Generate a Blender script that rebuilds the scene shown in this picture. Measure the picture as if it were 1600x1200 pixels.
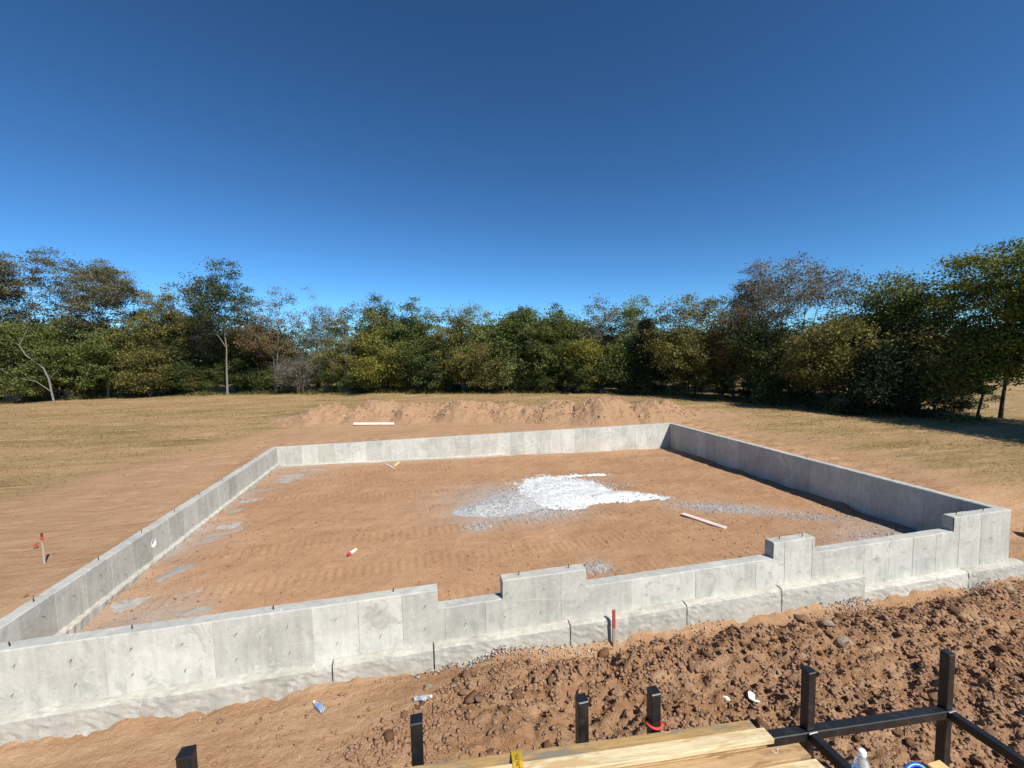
import bpy, bmesh, math, random
import numpy as np
from mathutils import Vector, Matrix, Euler

scene = bpy.context.scene
col = scene.collection
for o in list(bpy.data.objects): bpy.data.objects.remove(o)

# ------------------------------------------------------------------ camera, sky, sun, exposure
# world frame: origin = inside corner of the near and right foundation walls at wall-top level, x along the near wall, y away
YAW, PITCH, ROLL = -0.2232, -0.0685, -0.0197
cam_d = bpy.data.cameras.new('camera'); cam = bpy.data.objects.new('camera', cam_d); col.objects.link(cam)
fw = Vector((-math.sin(YAW)*math.cos(PITCH), math.cos(YAW)*math.cos(PITCH), math.sin(PITCH)))
rt = Vector((math.cos(YAW), math.sin(YAW), 0)); up = rt.cross(fw)
r2 = rt*math.cos(ROLL) + up*math.sin(ROLL); u2 = -rt*math.sin(ROLL) + up*math.cos(ROLL)
M = Matrix((r2, u2, -fw)).transposed().to_4x4(); M.translation = Vector((-11.918, -6.357, 3.454))
cam.matrix_world = M
cam_d.sensor_width = 36; cam_d.lens = 36*661.07/1600; cam_d.clip_start = 0.05; cam_d.clip_end = 8000
scene.camera = cam

SUN = Vector((0.50, -0.866, 1.05)).normalized()        # towards the sun
elev = math.asin(SUN.z); az = math.atan2(SUN.x, SUN.y)
world = bpy.data.worlds.new('World'); scene.world = world; world.use_nodes = True
wn = world.node_tree.nodes; wl = world.node_tree.links; wn.clear()
sky = wn.new('ShaderNodeTexSky'); sky.sky_type = 'NISHITA'; sky.sun_disc = False
sky.sun_elevation = elev; sky.sun_rotation = az
sky.altitude = 2500; sky.air_density = 1.0; sky.dust_density = 0.0; sky.ozone_density = 10.0
bg = wn.new('ShaderNodeBackground'); bg.inputs['Strength'].default_value = 0.068
wo = wn.new('ShaderNodeOutputWorld'); hs = wn.new('ShaderNodeHueSaturation'); hs.inputs['Saturation'].default_value = 0.99; gm_ = wn.new('ShaderNodeGamma'); gm_.inputs[1].default_value = 1.30; wl.new(sky.outputs[0], gm_.inputs[0]); wl.new(gm_.outputs[0], hs.inputs['Color']); tn = wn.new('ShaderNodeMix'); tn.data_type = 'RGBA'; tn.blend_type = 'MULTIPLY'; tn.inputs[0].default_value = 1; tn.inputs[7].default_value = (.97, 1.17, .97, 1); wl.new(hs.outputs[0], tn.inputs[6]); wl.new(tn.outputs[2], bg.inputs[0]); wl.new(bg.outputs[0], wo.inputs[0])
sd = bpy.data.lights.new('sun', 'SUN'); sd.energy = 5.0; sd.angle = math.radians(0.53); sd.color = (1.0, 0.955, 0.88)
so = bpy.data.objects.new('sun', sd); col.objects.link(so)
so.rotation_euler = SUN.to_track_quat('Z', 'Y').to_euler(); so.location = (20, -35, 40)
vs = scene.view_settings; vs.view_transform = 'Standard'; vs.look = 'None'; vs.gamma = 1; vs.use_curve_mapping = False
vs.exposure = 0.40

# ------------------------------------------------------------------ helpers
R = random.Random(7)
rng = np.random.default_rng(11)

def tag(o, label=None, cat=None, group=None, kind=None):
    if label: o['label'] = label
    if cat: o['category'] = cat
    if group: o['group'] = group
    if kind: o['kind'] = kind
    return o
def empty(name, loc=(0, 0, 0)):
    o = bpy.data.objects.new(name, None); col.objects.link(o); o.location = loc; o.empty_display_size = .1; return o
def link(name, me, parent=None, loc=(0, 0, 0), rot=(0, 0, 0), scale=(1, 1, 1)):
    o = bpy.data.objects.new(name, me); col.objects.link(o)
    if parent: o.parent = parent
    o.location = loc; o.rotation_euler = rot; o.scale = scale; return o
def mesh_np(name, V, F, mat, smooth=False, attrs=None):
    """V (n,3); F (m,k) with k = 3 or 4"""
    me = bpy.data.meshes.new(name); V = np.asarray(V, np.float32); F = np.asarray(F, np.int32)
    k = F.shape[1]
    me.vertices.add(len(V)); me.vertices.foreach_set('co', V.ravel())
    me.loops.add(F.size); me.loops.foreach_set('vertex_index', F.ravel())
    me.polygons.add(len(F)); me.polygons.foreach_set('loop_start', np.arange(0, F.size, k, dtype=np.int32))
    me.polygons.foreach_set('loop_total', np.full(len(F), k, np.int32))
    if smooth: me.polygons.foreach_set('use_smooth', np.ones(len(F), bool))
    if attrs:
        for an, av in attrs.items():
            a = me.attributes.new(an, 'FLOAT', 'POINT'); a.data.foreach_set('value', np.asarray(av, np.float32))
    me.update(calc_edges=True); me.validate()
    if mat: me.materials.append(mat)
    return me
def bm_mesh(name, bm, mat, smooth=False):
    me = bpy.data.meshes.new(name); bmesh.ops.recalc_face_normals(bm, faces=bm.faces[:]); bm.to_mesh(me); bm.free()
    if smooth:
        for p in me.polygons: p.use_smooth = True
    if mat: me.materials.append(mat)
    return me
def bm_box(bm, a, b, bevel=0.0, mtx=None):
    r = bmesh.ops.create_cube(bm, size=1.0)
    vs_ = r['verts']
    for v in vs_:
        v.co = Vector(((a[i]+b[i])/2 + v.co[i]*(b[i]-a[i]) for i in range(3)))
    if bevel:
        es = list({e for v in vs_ for e in v.link_edges})
        res = bmesh.ops.bevel(bm, geom=es, offset=bevel, segments=1, affect='EDGES', profile=.5)
        vs_ = list({v for f in res['faces'] for v in f.verts} | {v for v in vs_ if v.is_valid})
    if mtx is not None:
        bmesh.ops.transform(bm, matrix=mtx, verts=[v for v in vs_ if v.is_valid])
def box_me(name, a, b, mat, bevel=0.0):
    bm = bmesh.new(); bm_box(bm, a, b, bevel); return bm_mesh(name, bm, mat)
def lathe(name, prof, mat, n=14, smooth=True):
    V = []; F = []
    for (r, z) in prof:
        for i in range(n):
            t = 2*math.pi*i/n; V.append((r*math.cos(t), r*math.sin(t), z))
    m = len(prof)
    for j in range(m-1):
        for i in range(n):
            F.append((j*n+i, j*n+(i+1) % n, (j+1)*n+(i+1) % n, (j+1)*n+i))
    bm = bmesh.new(); vv = [bm.verts.new(v) for v in V]
    for f in F: bm.faces.new([vv[i] for i in f])
    bm.faces.new(vv[:n][::-1]); bm.faces.new(vv[-n:])
    return bm_mesh(name, bm, mat, smooth)
def tube(V, F, pts, rads, n=6):
    """append a tapered tube to python lists"""
    base = len(V); pts = [Vector(p) for p in pts]
    for i, p in enumerate(pts):
        d = (pts[min(i+1, len(pts)-1)] - pts[max(i-1, 0)])
        d = d.normalized() if d.length > 1e-9 else Vector((0, 0, 1))
        a = d.cross(Vector((0.31, 0.17, 0.93)) if abs(d.z) < .9 else Vector((1, 0, 0))).normalized(); b = d.cross(a)
        for k in range(n):
            t = 2*math.pi*k/n; q = p + (a*math.cos(t) + b*math.sin(t))*rads[i]; V.append((q.x, q.y, q.z))
    for i in range(len(pts)-1):
        for k in range(n):
            F.append((base+i*n+k, base+i*n+(k+1) % n, base+(i+1)*n+(k+1) % n, base+(i+1)*n+k))

# value noise in numpy
def _h(ix, iy, s):
    n = (ix.astype(np.int64)*374761393 + iy.astype(np.int64)*668265263 + s*982451653) & 0xffffffff
    n = ((n ^ (n >> 13))*1274126177) & 0xffffffff
    n = (n ^ (n >> 16)) & 0xffffffff
    return n/4294967295.0
def vnoise(x, y, s=0):
    x = np.asarray(x, float); y = np.asarray(y, float)
    ix = np.floor(x); iy = np.floor(y); fx = x-ix; fy = y-iy
    fx = fx*fx*(3-2*fx); fy = fy*fy*(3-2*fy)
    a = _h(ix, iy, s); b = _h(ix+1, iy, s); c = _h(ix, iy+1, s); d = _h(ix+1, iy+1, s)
    return (a*(1-fx)+b*fx)*(1-fy) + (c*(1-fx)+d*fx)*fy - 0.5
def fbm(x, y, sc, oct=4, s=0, gain=.5):
    v = 0; a = 1.0; f = 1.0/sc
    for i in range(oct):
        v = v + a*vnoise(x*f+i*13.7, y*f-i*7.1, s+i*17); a *= gain; f *= 2.03
    return v
def sstep(a, b, x):
    t = np.clip((np.asarray(x, float)-a)/(b-a), 0, 1); return t*t*(3-2*t)
def gauss(x, y, cx, cy, rx, ry=None, ang=0):
    ry = ry or rx; c, s_ = math.cos(ang), math.sin(ang); dx = x-cx; dy = y-cy
    u = (dx*c+dy*s_)/rx; v = (-dx*s_+dy*c)/ry
    return np.exp(-(u*u+v*v))

# ------------------------------------------------------------------ materials
class NT:
    def __init__(s, name, rough=.9, spec=.25):
        s.m = bpy.data.materials.new(name); s.m.use_nodes = True; s.t = s.m.node_tree; s.n = s.t.nodes; s.l = s.t.links
        s.b = s.n['Principled BSDF']; s.b.inputs['Roughness'].default_value = rough; s.b.inputs['Specular IOR Level'].default_value = spec
        s.tc = s.n.new('ShaderNodeTexCoord')
    def pos(s, kind='Object', scale=None):
        o = s.tc.outputs[kind]
        if scale is None: return o
        mp = s.n.new('ShaderNodeMapping'); mp.inputs['Scale'].default_value = scale; s.l.new(o, mp.inputs[0]); return mp.outputs[0]
    def noise(s, scale, detail=4, rough=.55, vec=None, dist=0):
        n = s.n.new('ShaderNodeTexNoise'); n.inputs['Scale'].default_value = scale; n.inputs['Detail'].default_value = detail
        n.inputs['Roughness'].default_value = rough; n.inputs['Distortion'].default_value = dist
        s.l.new(vec if vec is not None else s.pos(), n.inputs['Vector']); return n.outputs['Fac']
    def voro(s, scale, vec=None, feat='F1', rand=1.0):
        n = s.n.new('ShaderNodeTexVoronoi'); n.feature = feat; n.inputs['Scale'].default_value = scale; n.inputs['Randomness'].default_value = rand
        s.l.new(vec if vec is not None else s.pos(), n.inputs['Vector']); return n
    def ramp(s, fac, stops):
        r = s.n.new('ShaderNodeValToRGB'); e = r.color_ramp.elements
        while len(e) < len(stops): e.new(.5)
        for k, (p, c) in zip(e, stops):
            k.position = p; k.color = (c[0], c[1], c[2], 1) if isinstance(c, (tuple, list)) else (c, c, c, 1)
        s.l.new(fac, r.inputs[0]); return r.outputs[0]
    def mix(s, fac, a, b, mode='MIX'):
        m = s.n.new('ShaderNodeMix'); m.data_type = 'RGBA'; m.blend_type = mode
        for i, v in ((0, fac), (6, a), (7, b)):
            if hasattr(v, 'links'): s.l.new(v, m.inputs[i])
            elif i == 0: m.inputs[0].default_value = v
            else: m.inputs[i].default_value = (*v, 1) if len(v) == 3 else v
        return m.outputs[2]
    def math(s, op, a, b=None, clamp=False):
        m = s.n.new('ShaderNodeMath'); m.operation = op; m.use_clamp = clamp
        for i, v in ((0, a), (1, b)):
            if v is None: continue
            if hasattr(v, 'links'): s.l.new(v, m.inputs[i])
            else: m.inputs[i].default_value = v
        return m.outputs[0]
    def attr(s, name):
        a = s.n.new('ShaderNodeAttribute'); a.attribute_name = name; return a.outputs['Fac']
    def rnd(s):
        return s.n.new('ShaderNodeObjectInfo').outputs['Random']
    def col(s, c):
        if hasattr(c, 'links'): s.l.new(c, s.b.inputs['Base Color'])
        else: s.b.inputs['Base Color'].default_value = (*c, 1)
    def bump(s, h, strength=.5, dist=.02):
        b = s.n.new('ShaderNodeBump'); b.inputs['Strength'].default_value = strength; b.inputs['Distance'].default_value = dist
        s.l.new(h, b.inputs['Height']); s.l.new(b.outputs[0], s.b.inputs['Normal'])

DIRT = [(.27, (.165, .088, .046)), (.44, (.285, .160, .085)), (.60, (.345, .203, .112)), (.78, (.45, .29, .175))]
def dirt_color(t, k=1.0):
    a = t.noise(.55, 5, .6); b = t.noise(6.5, 4, .65); c = t.noise(38, 3, .7)
    f = t.math('ADD', t.math('MULTIPLY', a, .42), t.math('ADD', t.math('MULTIPLY', b, .33), t.math('MULTIPLY', c, .30)))
    cc = t.ramp(f, [(p, tuple(v*k for v in q)) for p, q in DIRT])
    # pale flecks (small stones pressed in the soil)
    v = t.voro(24); fl = t.math('LESS_THAN', v.outputs['Distance'], .16)
    gate = t.math('GREATER_THAN', t.noise(3.1, 2), .56)
    return t.mix(t.math('MULTIPLY', t.math('MULTIPLY', fl, gate), .55), cc, (.58, .45, .33))

def m_ground():
    t = NT('ground_dirt_and_grass', .95, .12)
    d = dirt_color(t, 1.2); d = t.mix(t.attr('fresh'), d, t.mix(1.0, d, (.70, .62, .56), 'MULTIPLY'))
    sk = t.noise(2.2, 5, .65, t.pos('Object', (.35, 2.6, 1)), .5); d = t.mix(t.ramp(sk, [(.38, 0), (.66, .62)]), d, (.51, .345, .205))
    g1 = t.noise(.30, 5, .65, t.pos('Object', (.6, 1.5, 1))); g2 = t.noise(5.0, 5, .7, t.pos('Object', (1.0, 2.2, 1))); 
    straw = t.ramp(g2, [(.3, (.18, .122, .052)), (.5, (.335, .228, .105)), (.7, (.46, .325, .16))])
    green = t.ramp(g2, [(.3, (.105, .080, .030)), (.5, (.20, .148, .060)), (.72, (.32, .23, .105))])
    gr = t.mix(t.ramp(g1, [(.40, 0), (.66, 1)]), straw, green)
    ws = t.noise(1.0, 5, .7, t.pos('Object', (.28, 1.7, 1)), .8); gr = t.mix(t.ramp(ws, [(.50, 0), (.64, .75)]), gr, (.50, .345, .17))
    bs = t.noise(1.3, 5, .7, t.pos('Object', (.3, 1.9, 1.3)), .8); gr = t.mix(t.ramp(bs, [(.56, 0), (.68, .6)]), gr, (.20, .125, .055))
    t.col(t.mix(t.attr('grass'), d, gr))
    h = t.math('ADD', t.math('MULTIPLY', t.noise(9, 6, .7), 1.0), t.math('MULTIPLY', t.noise(55, 3, .7), .35))
    t.bump(h, .9, .07); return t.m
def m_pad():
    t = NT('compacted_red_fill', .95, .12)
    c = dirt_color(t, 1.14)
    du = t.noise(.7, 5, .65, t.pos('Object', (.5, 1.6, 1)), .6); c = t.mix(t.ramp(du, [(.44, 0), (.70, .5)]), c, (.46, .285, .16))
    sp = t.math('MULTIPLY', t.math('LESS_THAN', t.voro(19).outputs['Distance'], .22), t.ramp(t.noise(1.2, 3), [(.42, 0), (.6, .7)])); c = t.mix(sp, c, (.17, .09, .048))
    v = t.voro(60); st = t.math('LESS_THAN', v.outputs['Distance'], .33)
    g = t.ramp(t.noise(90, 2), [(.3, (.18, .17, .16)), (.6, (.42, .41, .39)), (.8, (.62, .61, .58))])
    msk = t.math('MULTIPLY', t.attr('gravel'), t.ramp(t.noise(26, 3, .7), [(.38, 0), (.56, 1)]))
    c = t.mix(msk, c, g)
    t.col(c)
    h = t.math('ADD', t.math('MULTIPLY', t.noise(12, 5, .7), .8), t.math('MULTIPLY', t.noise(60, 3, .7), .4))
    t.bump(h, .7, .045); return t.m
def m_clod(name, k, stone=False):
    t = NT(name, .95, .1)
    if stone:
        c = t.ramp(t.noise(14, 4), [(.3, (.28, .20, .13)), (.5, (.44, .34, .23)), (.72, (.62, .54, .42))])
    else:
        c = t.ramp(t.math('ADD', t.math('MULTIPLY', t.noise(9, 5, .65), .7), t.math('MULTIPLY', t.rnd(), .3)),
                   [(.25, tuple(k*v for v in (.19, .098, .055))), (.5, tuple(k*v for v in (.33, .182, .104))), (.78, tuple(k*v for v in (.46, .29, .185)))])
    t.col(c); t.bump(t.noise(30, 5, .75), .9, .03); return t.m
def m_concrete(name, lo, mid, hi, rnd=.35, stain=True):
    t = NT(name, .88, .25)
    pv = t.pos('Object')
    a = t.noise(1.4, 5, .6, pv, .6); b = t.noise(11, 4, .65, pv); st = t.noise(3.2, 4, .6, t.pos('Object', (3.2, 3.2, .5)))
    f = t.math('ADD', t.math('ADD', t.math('MULTIPLY', a, .42), t.math('MULTIPLY', b, .16)), t.math('MULTIPLY', st, .30))
    f = t.math('ADD', f, t.math('MULTIPLY', t.math('SUBTRACT', t.rnd(), .5), rnd))
    c = t.ramp(f, [(.22, lo), (.44, mid), (.66, hi)])
    if stain:
        warm = t.math('MULTIPLY', t.ramp(t.noise(.9, 3, .5, pv), [(.5, 0), (.7, 1)]), .45)
        c = t.mix(warm, c, (.50, .47, .385))
        rm = t.ramp(t.noise(2.6, 6, .75, t.pos('Object', (1, 1, .8)), 1.6), [(.53, 0), (.63, 1)])
        c = t.mix(t.math('MULTIPLY', rm, .55), c, (.30, .29, .255))
        wm = t.ramp(t.noise(4.1, 6, .75, t.pos('Object', (1, 1, .9)), 2.0), [(.58, 0), (.66, 1)])
        c = t.mix(t.math('MULTIPLY', wm, .5), c, (.66, .65, .60))
        ln_ = t.ramp(t.noise(1.0, 4, .7, t.pos('Object', (.8, .8, 9)), .6), [(.60, 0), (.70, 1)])
        c = t.mix(t.math('MULTIPLY', ln_, .35), c, (.62, .61, .56))
    vv = t.voro(17, pv); pit = t.math('MULTIPLY', t.math('LESS_THAN', vv.outputs['Distance'], .10), t.math('GREATER_THAN', t.noise(2.0, 2, .5, pv), .52))
    c = t.mix(t.math('MULTIPLY', pit, .75), c, (.13, .125, .12))
    t.col(c)
    h = t.math('SUBTRACT', t.math('ADD', t.math('MULTIPLY', b, .5), t.math('MULTIPLY', t.noise(70, 3, .7, pv), .25)), t.math('MULTIPLY', pit, .5))
    t.bump(h, .6, .015); return t.m
def m_plain(name, c, rough=.6, spec=.4, metal=0.0, var=.0, scale=20):
    t = NT(name, rough, spec); t.b.inputs['Metallic'].default_value = metal
    if var:
        f = t.noise(scale, 4, .6)
        t.col(t.ramp(f, [(.3, tuple(v*(1-var) for v in c)), (.7, tuple(min(1, v*(1+var)) for v in c))]))
        t.bump(f, .15, .004)
    else: t.col(c)
    return t.m
def m_wood(name, lo, mid, hi, axis='x', stain=None):
    t = NT(name, .75, .25)
    sc = {'x': (1.2, 16, 16), 'y': (16, 1.2, 16), 'z': (16, 16, 1.2)}[axis]
    g = t.noise(3.0, 5, .65, t.pos('Object', sc), .4); g2 = t.noise(14, 4, .6, t.pos('Object', sc))
    f = t.math('ADD', t.math('MULTIPLY', g, .62), t.math('MULTIPLY', g2, .30))
    f = t.math('ADD', f, t.math('MULTIPLY', t.math('SUBTRACT', t.rnd(), .5), .16))
    c = t.ramp(f, [(.24, lo), (.45, mid), (.66, hi)])
    kn = t.ramp(t.noise(3.3, 3, .5, t.pos('Object', tuple(1 if v < 5 else 4 for v in sc))), [(.66, 0), (.74, 1)])
    c = t.mix(t.math('MULTIPLY', kn, .55), c, (.30, .17, .075))
    if stain:
        sm = t.ramp(t.noise(1.6, 5, .65, t.pos('Object', (1.0, 5, 5)), 1.0), [(.50, 0), (.57, 1)]); c = t.mix(t.math('MULTIPLY', sm, .8), c, stain)
        hl = t.ramp(t.noise(2.2, 3, .5, t.pos('Object', (.5, 42, 42)), .2), [(.60, 0), (.68, 1)]); c = t.mix(t.math('MULTIPLY', hl, .4), c, (.24, .15, .07))
    t.col(c); t.bump(g2, .2, .004); return t.m
def m_leaf(name, lo, mid, hi, transl=.30):
    t = NT(name, .8, .1)
    c = t.ramp(t.attr('tint'), [(.0, lo), (.5, mid), (1.0, hi)])
    t.col(c)
    tr = t.n.new('ShaderNodeBsdfTranslucent'); t.l.new(c, tr.inputs[0])
    mx = t.n.new('ShaderNodeMixShader'); mx.inputs[0].default_value = transl
    out = [n for n in t.n if n.type == 'OUTPUT_MATERIAL'][0]
    t.l.new(t.b.outputs[0], mx.inputs[1]); t.l.new(tr.outputs[0], mx.inputs[2]); t.l.new(mx.outputs[0], out.inputs[0]); return t.m
def m_bark(name, c):
    t = NT(name, .95, .1); f = t.noise(5, 4, .7, t.pos('Object', (4, 4, .8)))
    t.col(t.ramp(f, [(.3, tuple(v*.55 for v in c)), (.7, tuple(v*1.35 for v in c))])); t.bump(f, .6, .03); return t.m

MAT = {}
MAT['ground'] = m_ground(); MAT['pad'] = m_pad()
MAT['clod'] = m_clod('brown_soil_clod', .84); MAT['stone'] = m_clod('tan_stone', 1, True)
MAT['crumb'] = m_clod('soil_crumbs', .88)
MAT['mound'] = None
MAT['panel'] = m_concrete('form_finished_concrete', (.30, .292, .25), (.475, .467, .41), (.66, .648, .578), .17)
MAT['core'] = m_concrete('trowelled_concrete', (.27, .265, .235), (.40, .395, .355), (.53, .52, .47), 0)
MAT['footing'] = m_concrete('rough_footing_concrete', (.27, .255, .21), (.44, .42, .362), (.60, .58, .51), .12)
MAT['splat'] = m_concrete('spilled_concrete', (.20, .18, .15), (.29, .27, .24), (.38, .36, .325), .2, False)
t_ = NT('black_powder_coat', .42, .5); t_.col(t_.mix(t_.ramp(t_.noise(9, 6, .75), [(.50, 0), (.72, .55)]), (.011, .011, .012), (.07, .055, .045))); t_.bump(t_.noise(60, 3), .1, .003); MAT['steel'] = t_.m
MAT['rust'] = m_plain('rusty_wire', (.05, .035, .028), .7, .3)
MAT['gravel'] = None

# ------------------------------------------------------------------ ground
W, L, T = 17.363, 11.76, 0.202            # inside width, inside depth and thickness of the foundation
def pad_z(x, y):
    u = np.clip(-x/W, 0, 1); v = np.clip(y/L, 0, 1)
    left = -.86 + .16*sstep(0, .45, v) - .10*sstep(.45, 1, v)
    right = -1.06 - .12*v
    z = left*sstep(0, 1, u) + right*(1-sstep(0, 1, u))
    return z
def ground_z(x, y):
    x = np.asarray(x, float); y = np.asarray(y, float)
    front = np.interp(x, [-30, -17, -13, -9, -6, -4, -1, .4, 6], [-1.15, -1.13, -1.08, -1.1, -1.17, -1.24, -1.43, -1.46, -1.3])
    front = front - .05*sstep(-.6, -2.4, y)
    churn = sstep(-12.8, -10.2, x)*sstep(-.25, -.9, y)
    ridge = sstep(-13.0, -11.2, x)*np.exp(-((y+1.15+.12*np.sin(x*1.3))/.35)**2)*(.10+.10*fbm(x, y, 1.1, 3, 5))
    trench = -.20*sstep(-10.6, -9.6, x)*(1-sstep(-2.0, -1.0, x))*np.exp(-((y+.55)/.16)**2)
    front = front + .13*np.exp(-((y+.33)/.13)**2)*(.1+1.1*fbm(x, y*.3, .6, 4, 15)+.5*fbm(x, y, .12, 3, 16)) + ridge*1.0 + trench + churn*(.22*fbm(x, y, .55, 4, 21) + .24*np.abs(fbm(x, y, .16, 2, 33)))
    back = -.62 + .05*fbm(x, y, 7, 3, 3) + 0*x
    back = back - .10*sstep(-17, -20, x)
    # the right side of the foundation: backfilled except for the open pit at the near corner
    pit = sstep(2.6, 1.0, y)*sstep(6, 2.2, x)*sstep(-.1, .1, x)
    b = sstep(-.6, 3.4, y)
    side = np.where(x > 0, sstep(.8, 2.6, y), b)
    z = front*(1-side) + back*side
    z = z - .12*pit*side
    far = sstep(30, 70, np.hypot(x+10, y-5)); z = z + far*.25*fbm(x, y, 40, 3, 9)
    return z
def dirt_edge(x, y):
    """> 0 : grass"""
    n = 1.6*fbm(x, y*1.0, 3.2, 4, 41) + .8*fbm(x*1.0, y*3.0, 2.0, 3, 43)
    xl = np.interp(y, [-5, 4, 8, 12, 16, 20, 26, 40], [-23.5, -23, -24.5, -24.4, -22.6, -20.6, -19.5, -19])
    xr = np.interp(y, [-8, 0, 4, 8, 15, 20, 40], [9, 4.5, 4.6, 5.2, 5.8, 6.4, 6.6])
    yt = np.interp(x, [-40, -22, -12, 0, 6, 30], [25, 24.5, 23.0, 19.8, 19.5, 19])
    d = np.maximum(np.maximum(xl-x, x-xr), y-yt)
    return d + n

def axis(spans, grow_lo, grow_hi):
    a = []
    for (s, e, st) in spans: a += list(np.arange(s, e-1e-6, st))
    a.append(spans[-1][1])
    v = spans[0][0]; st = spans[0][2]; lo = []
    while v > grow_lo: st *= 1.35; v -= st; lo.append(v)
    v = spans[-1][1]; st = spans[-1][2]; hi = []
    while v < grow_hi: st *= 1.35; v += st; hi.append(v)
    return np.array(lo[::-1]+a+hi)
gx = axis([(-62, -26, .55), (-26, -18, .16), (-18, 1.0, .054), (1.0, 9, .14), (9, 26, .4)], -3000, 3000)
gy = axis([(-6.5, -3.6, .2), (-3.6, -.2, .035), (-.2, 1.4, .07), (1.4, 26, .2), (26, 62, .55)], -2500, 4000)
X, Y = np.meshgrid(gx, gy)
Z = ground_z(X, Y)
near = (np.abs(X+10) < 22) & (Y < 30)
GR = sstep(-2.2, 2.6, dirt_edge(X, Y) + 1.7*fbm(X*.55, Y*1.5, .9, 4, 47))
GR = GR*np.clip(.86+.75*fbm(X*.6, Y*1.4, 2.4, 4, 53), .25, 1)
FRESH = np.where(Y < 0, np.clip(sstep(-13.2, -10.6, X + .6*fbm(X, Y, .9, 3, 49))*sstep(-.30, -.62, Y), 0, 1), 0)*.85 + .5*sstep(0, 1.0, X)*(1-sstep(2.2, 3.6, X))*(1-sstep(9, 16, Y))*(.6+fbm(X*2, Y*.5, 1, 3, 51))
Z = Z + np.where(near, (.035*fbm(X, Y, .8, 4, 61) + .012*fbm(X, Y, .12, 3, 67)), 0)
# ruts left by machines beside the walls
rut = np.zeros_like(X)
for k, (xo, am) in enumerate([(1.3, .10), (2.0, .07), (3.1, .10), (3.7, .06)]):
    rut -= am*np.exp(-((X-xo-.25*np.sin(Y*.3+k))/.22)**2)*sstep(3, 5, Y)*(1-sstep(15, 18, Y))*(.7+.8*np.sin(Y*7+k))
for k, yo in enumerate([13.9, 15.5]):
    rut -= .05*np.exp(-((Y-yo-.3*np.sin(X*.25))/.22)**2)*sstep(-24, -20, X)*(1-sstep(0, 2, X))*(.7+.6*np.sin(X*9))
for k, xo in enumerate([-19.2, -21.0]):
    rut -= .05*np.exp(-((X-xo-.3*np.sin(Y*.25))/.22)**2)*sstep(2, 5, Y)*(1-sstep(16, 19, Y))*(.7+.6*np.sin(Y*9))
Z += rut
ny, nx = X.shape
idx = np.arange(nx*ny).reshape(ny, nx)
cx = (X[:-1, :-1]+X[1:, 1:])/2; cy = (Y[:-1, :-1]+Y[1:, 1:])/2
keep = ~((cx > -W-.1) & (cx < .1) & (cy > -.1) & (cy < L+.1))
F = np.stack([idx[:-1, :-1], idx[:-1, 1:], idx[1:, 1:], idx[1:, :-1]], -1)[keep]
me = mesh_np('ground', np.stack([X, Y, Z], -1).reshape(-1, 3), F, MAT['ground'], True, {'grass': GR.ravel(), 'fresh': np.clip(FRESH, 0, 1).ravel()})
ground = link('ground', me); tag(ground, 'bare red-brown dirt turning to mown dry grass around the foundation', 'ground', kind='structure')

# the filled pad inside the walls
px_ = np.arange(-W-.05, .06, .055); py_ = np.arange(-.05, L+.06, .055)
X, Y = np.meshgrid(px_, py_)
def pad_full(X, Y):
    Z = pad_z(X, Y) + .05*fbm(X, Y, 2.6, 4, 71) + .030*fbm(X, Y, .34, 4, 73) + .014*np.abs(fbm(X, Y, .10, 2, 75))
    # crawler track ribs in long passes
    for (yo, ang, w, s) in [(2.6, .06, .26, 0), (4.1, .06, .26, 1), (6.9, -.05, .26, 2), (8.4, -.05, .26, 3), (10.2, .02, .26, 4), (1.2, .03, .26, 5)]:
        v = Y - yo - ang*(X+9); Z = Z + .019*np.exp(-(v/w)**4)*np.sin(X*36+3*v+s)*(.4+vnoise(X*.5, Y*.5, 81+s)+.5)
    # fill banked up against the walls
    Z = Z + .10*np.exp(-(X+W)/.35)*(.6+fbm(X, Y, .7, 3, 91)) + .06*np.exp(X/.4)*(.2+2.2*fbm(X, Y, .8, 3, 93))
    return Z
Z = pad_full(X, Y)
gv = (gauss(X, Y, -9.6, 6.0, 1.6, 1.3) + gauss(X, Y, -9.2, 4.6, 1.6, .6) + gauss(X, Y, -10.5, 3.95, .35, .25) + 1.0*gauss(X, Y, -8.4, 1.55, .33, .28)
      + 1.1*gauss(X, Y, -3.3, 3.85, 1.5, .40, -.45) + .45*gauss(X, Y, -1.3, 2.7, 1.2, .40, -.5) + .9*gauss(X, Y, -.9, 1.2, 1.8, .9)
      + .8*np.exp(-(X+W)/.5)*(.3+1.4*(fbm(X, Y, 1.3, 3, 95)+.3)) + .8*np.exp(-(L-Y)/.35)*sstep(-7, -12, X) + .5*gauss(X, Y, -.4, 10.8, .5, .8)
      + .4*gauss(X, Y, -16.2, 10.2, .8, 1.0) + .7*gauss(X, Y, -16.3, 1.6, .7, .7) + .5*gauss(X, Y, -11.4, .45, .5, .2))
ny, nx = X.shape; idx = np.arange(nx*ny).reshape(ny, nx)
F = np.stack([idx[:-1, :-1], idx[:-1, 1:], idx[1:, 1:], idx[1:, :-1]], -1).reshape(-1, 4)
pad = link('fill_ground', mesh_np('fill_ground', np.stack([X, Y, Z], -1).reshape(-1, 3), F, MAT['pad'], True, {'gravel': np.clip(gv, 0, 1).ravel()}))
tag(pad, 'compacted orange-brown fill levelled inside the foundation walls', 'ground', kind='structure')
def padz(x, y): return float(pad_full(np.array([x]), np.array([y]))[0])
def gz(x, y): return float(ground_z(np.array([x]), np.array([y]))[0])

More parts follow.
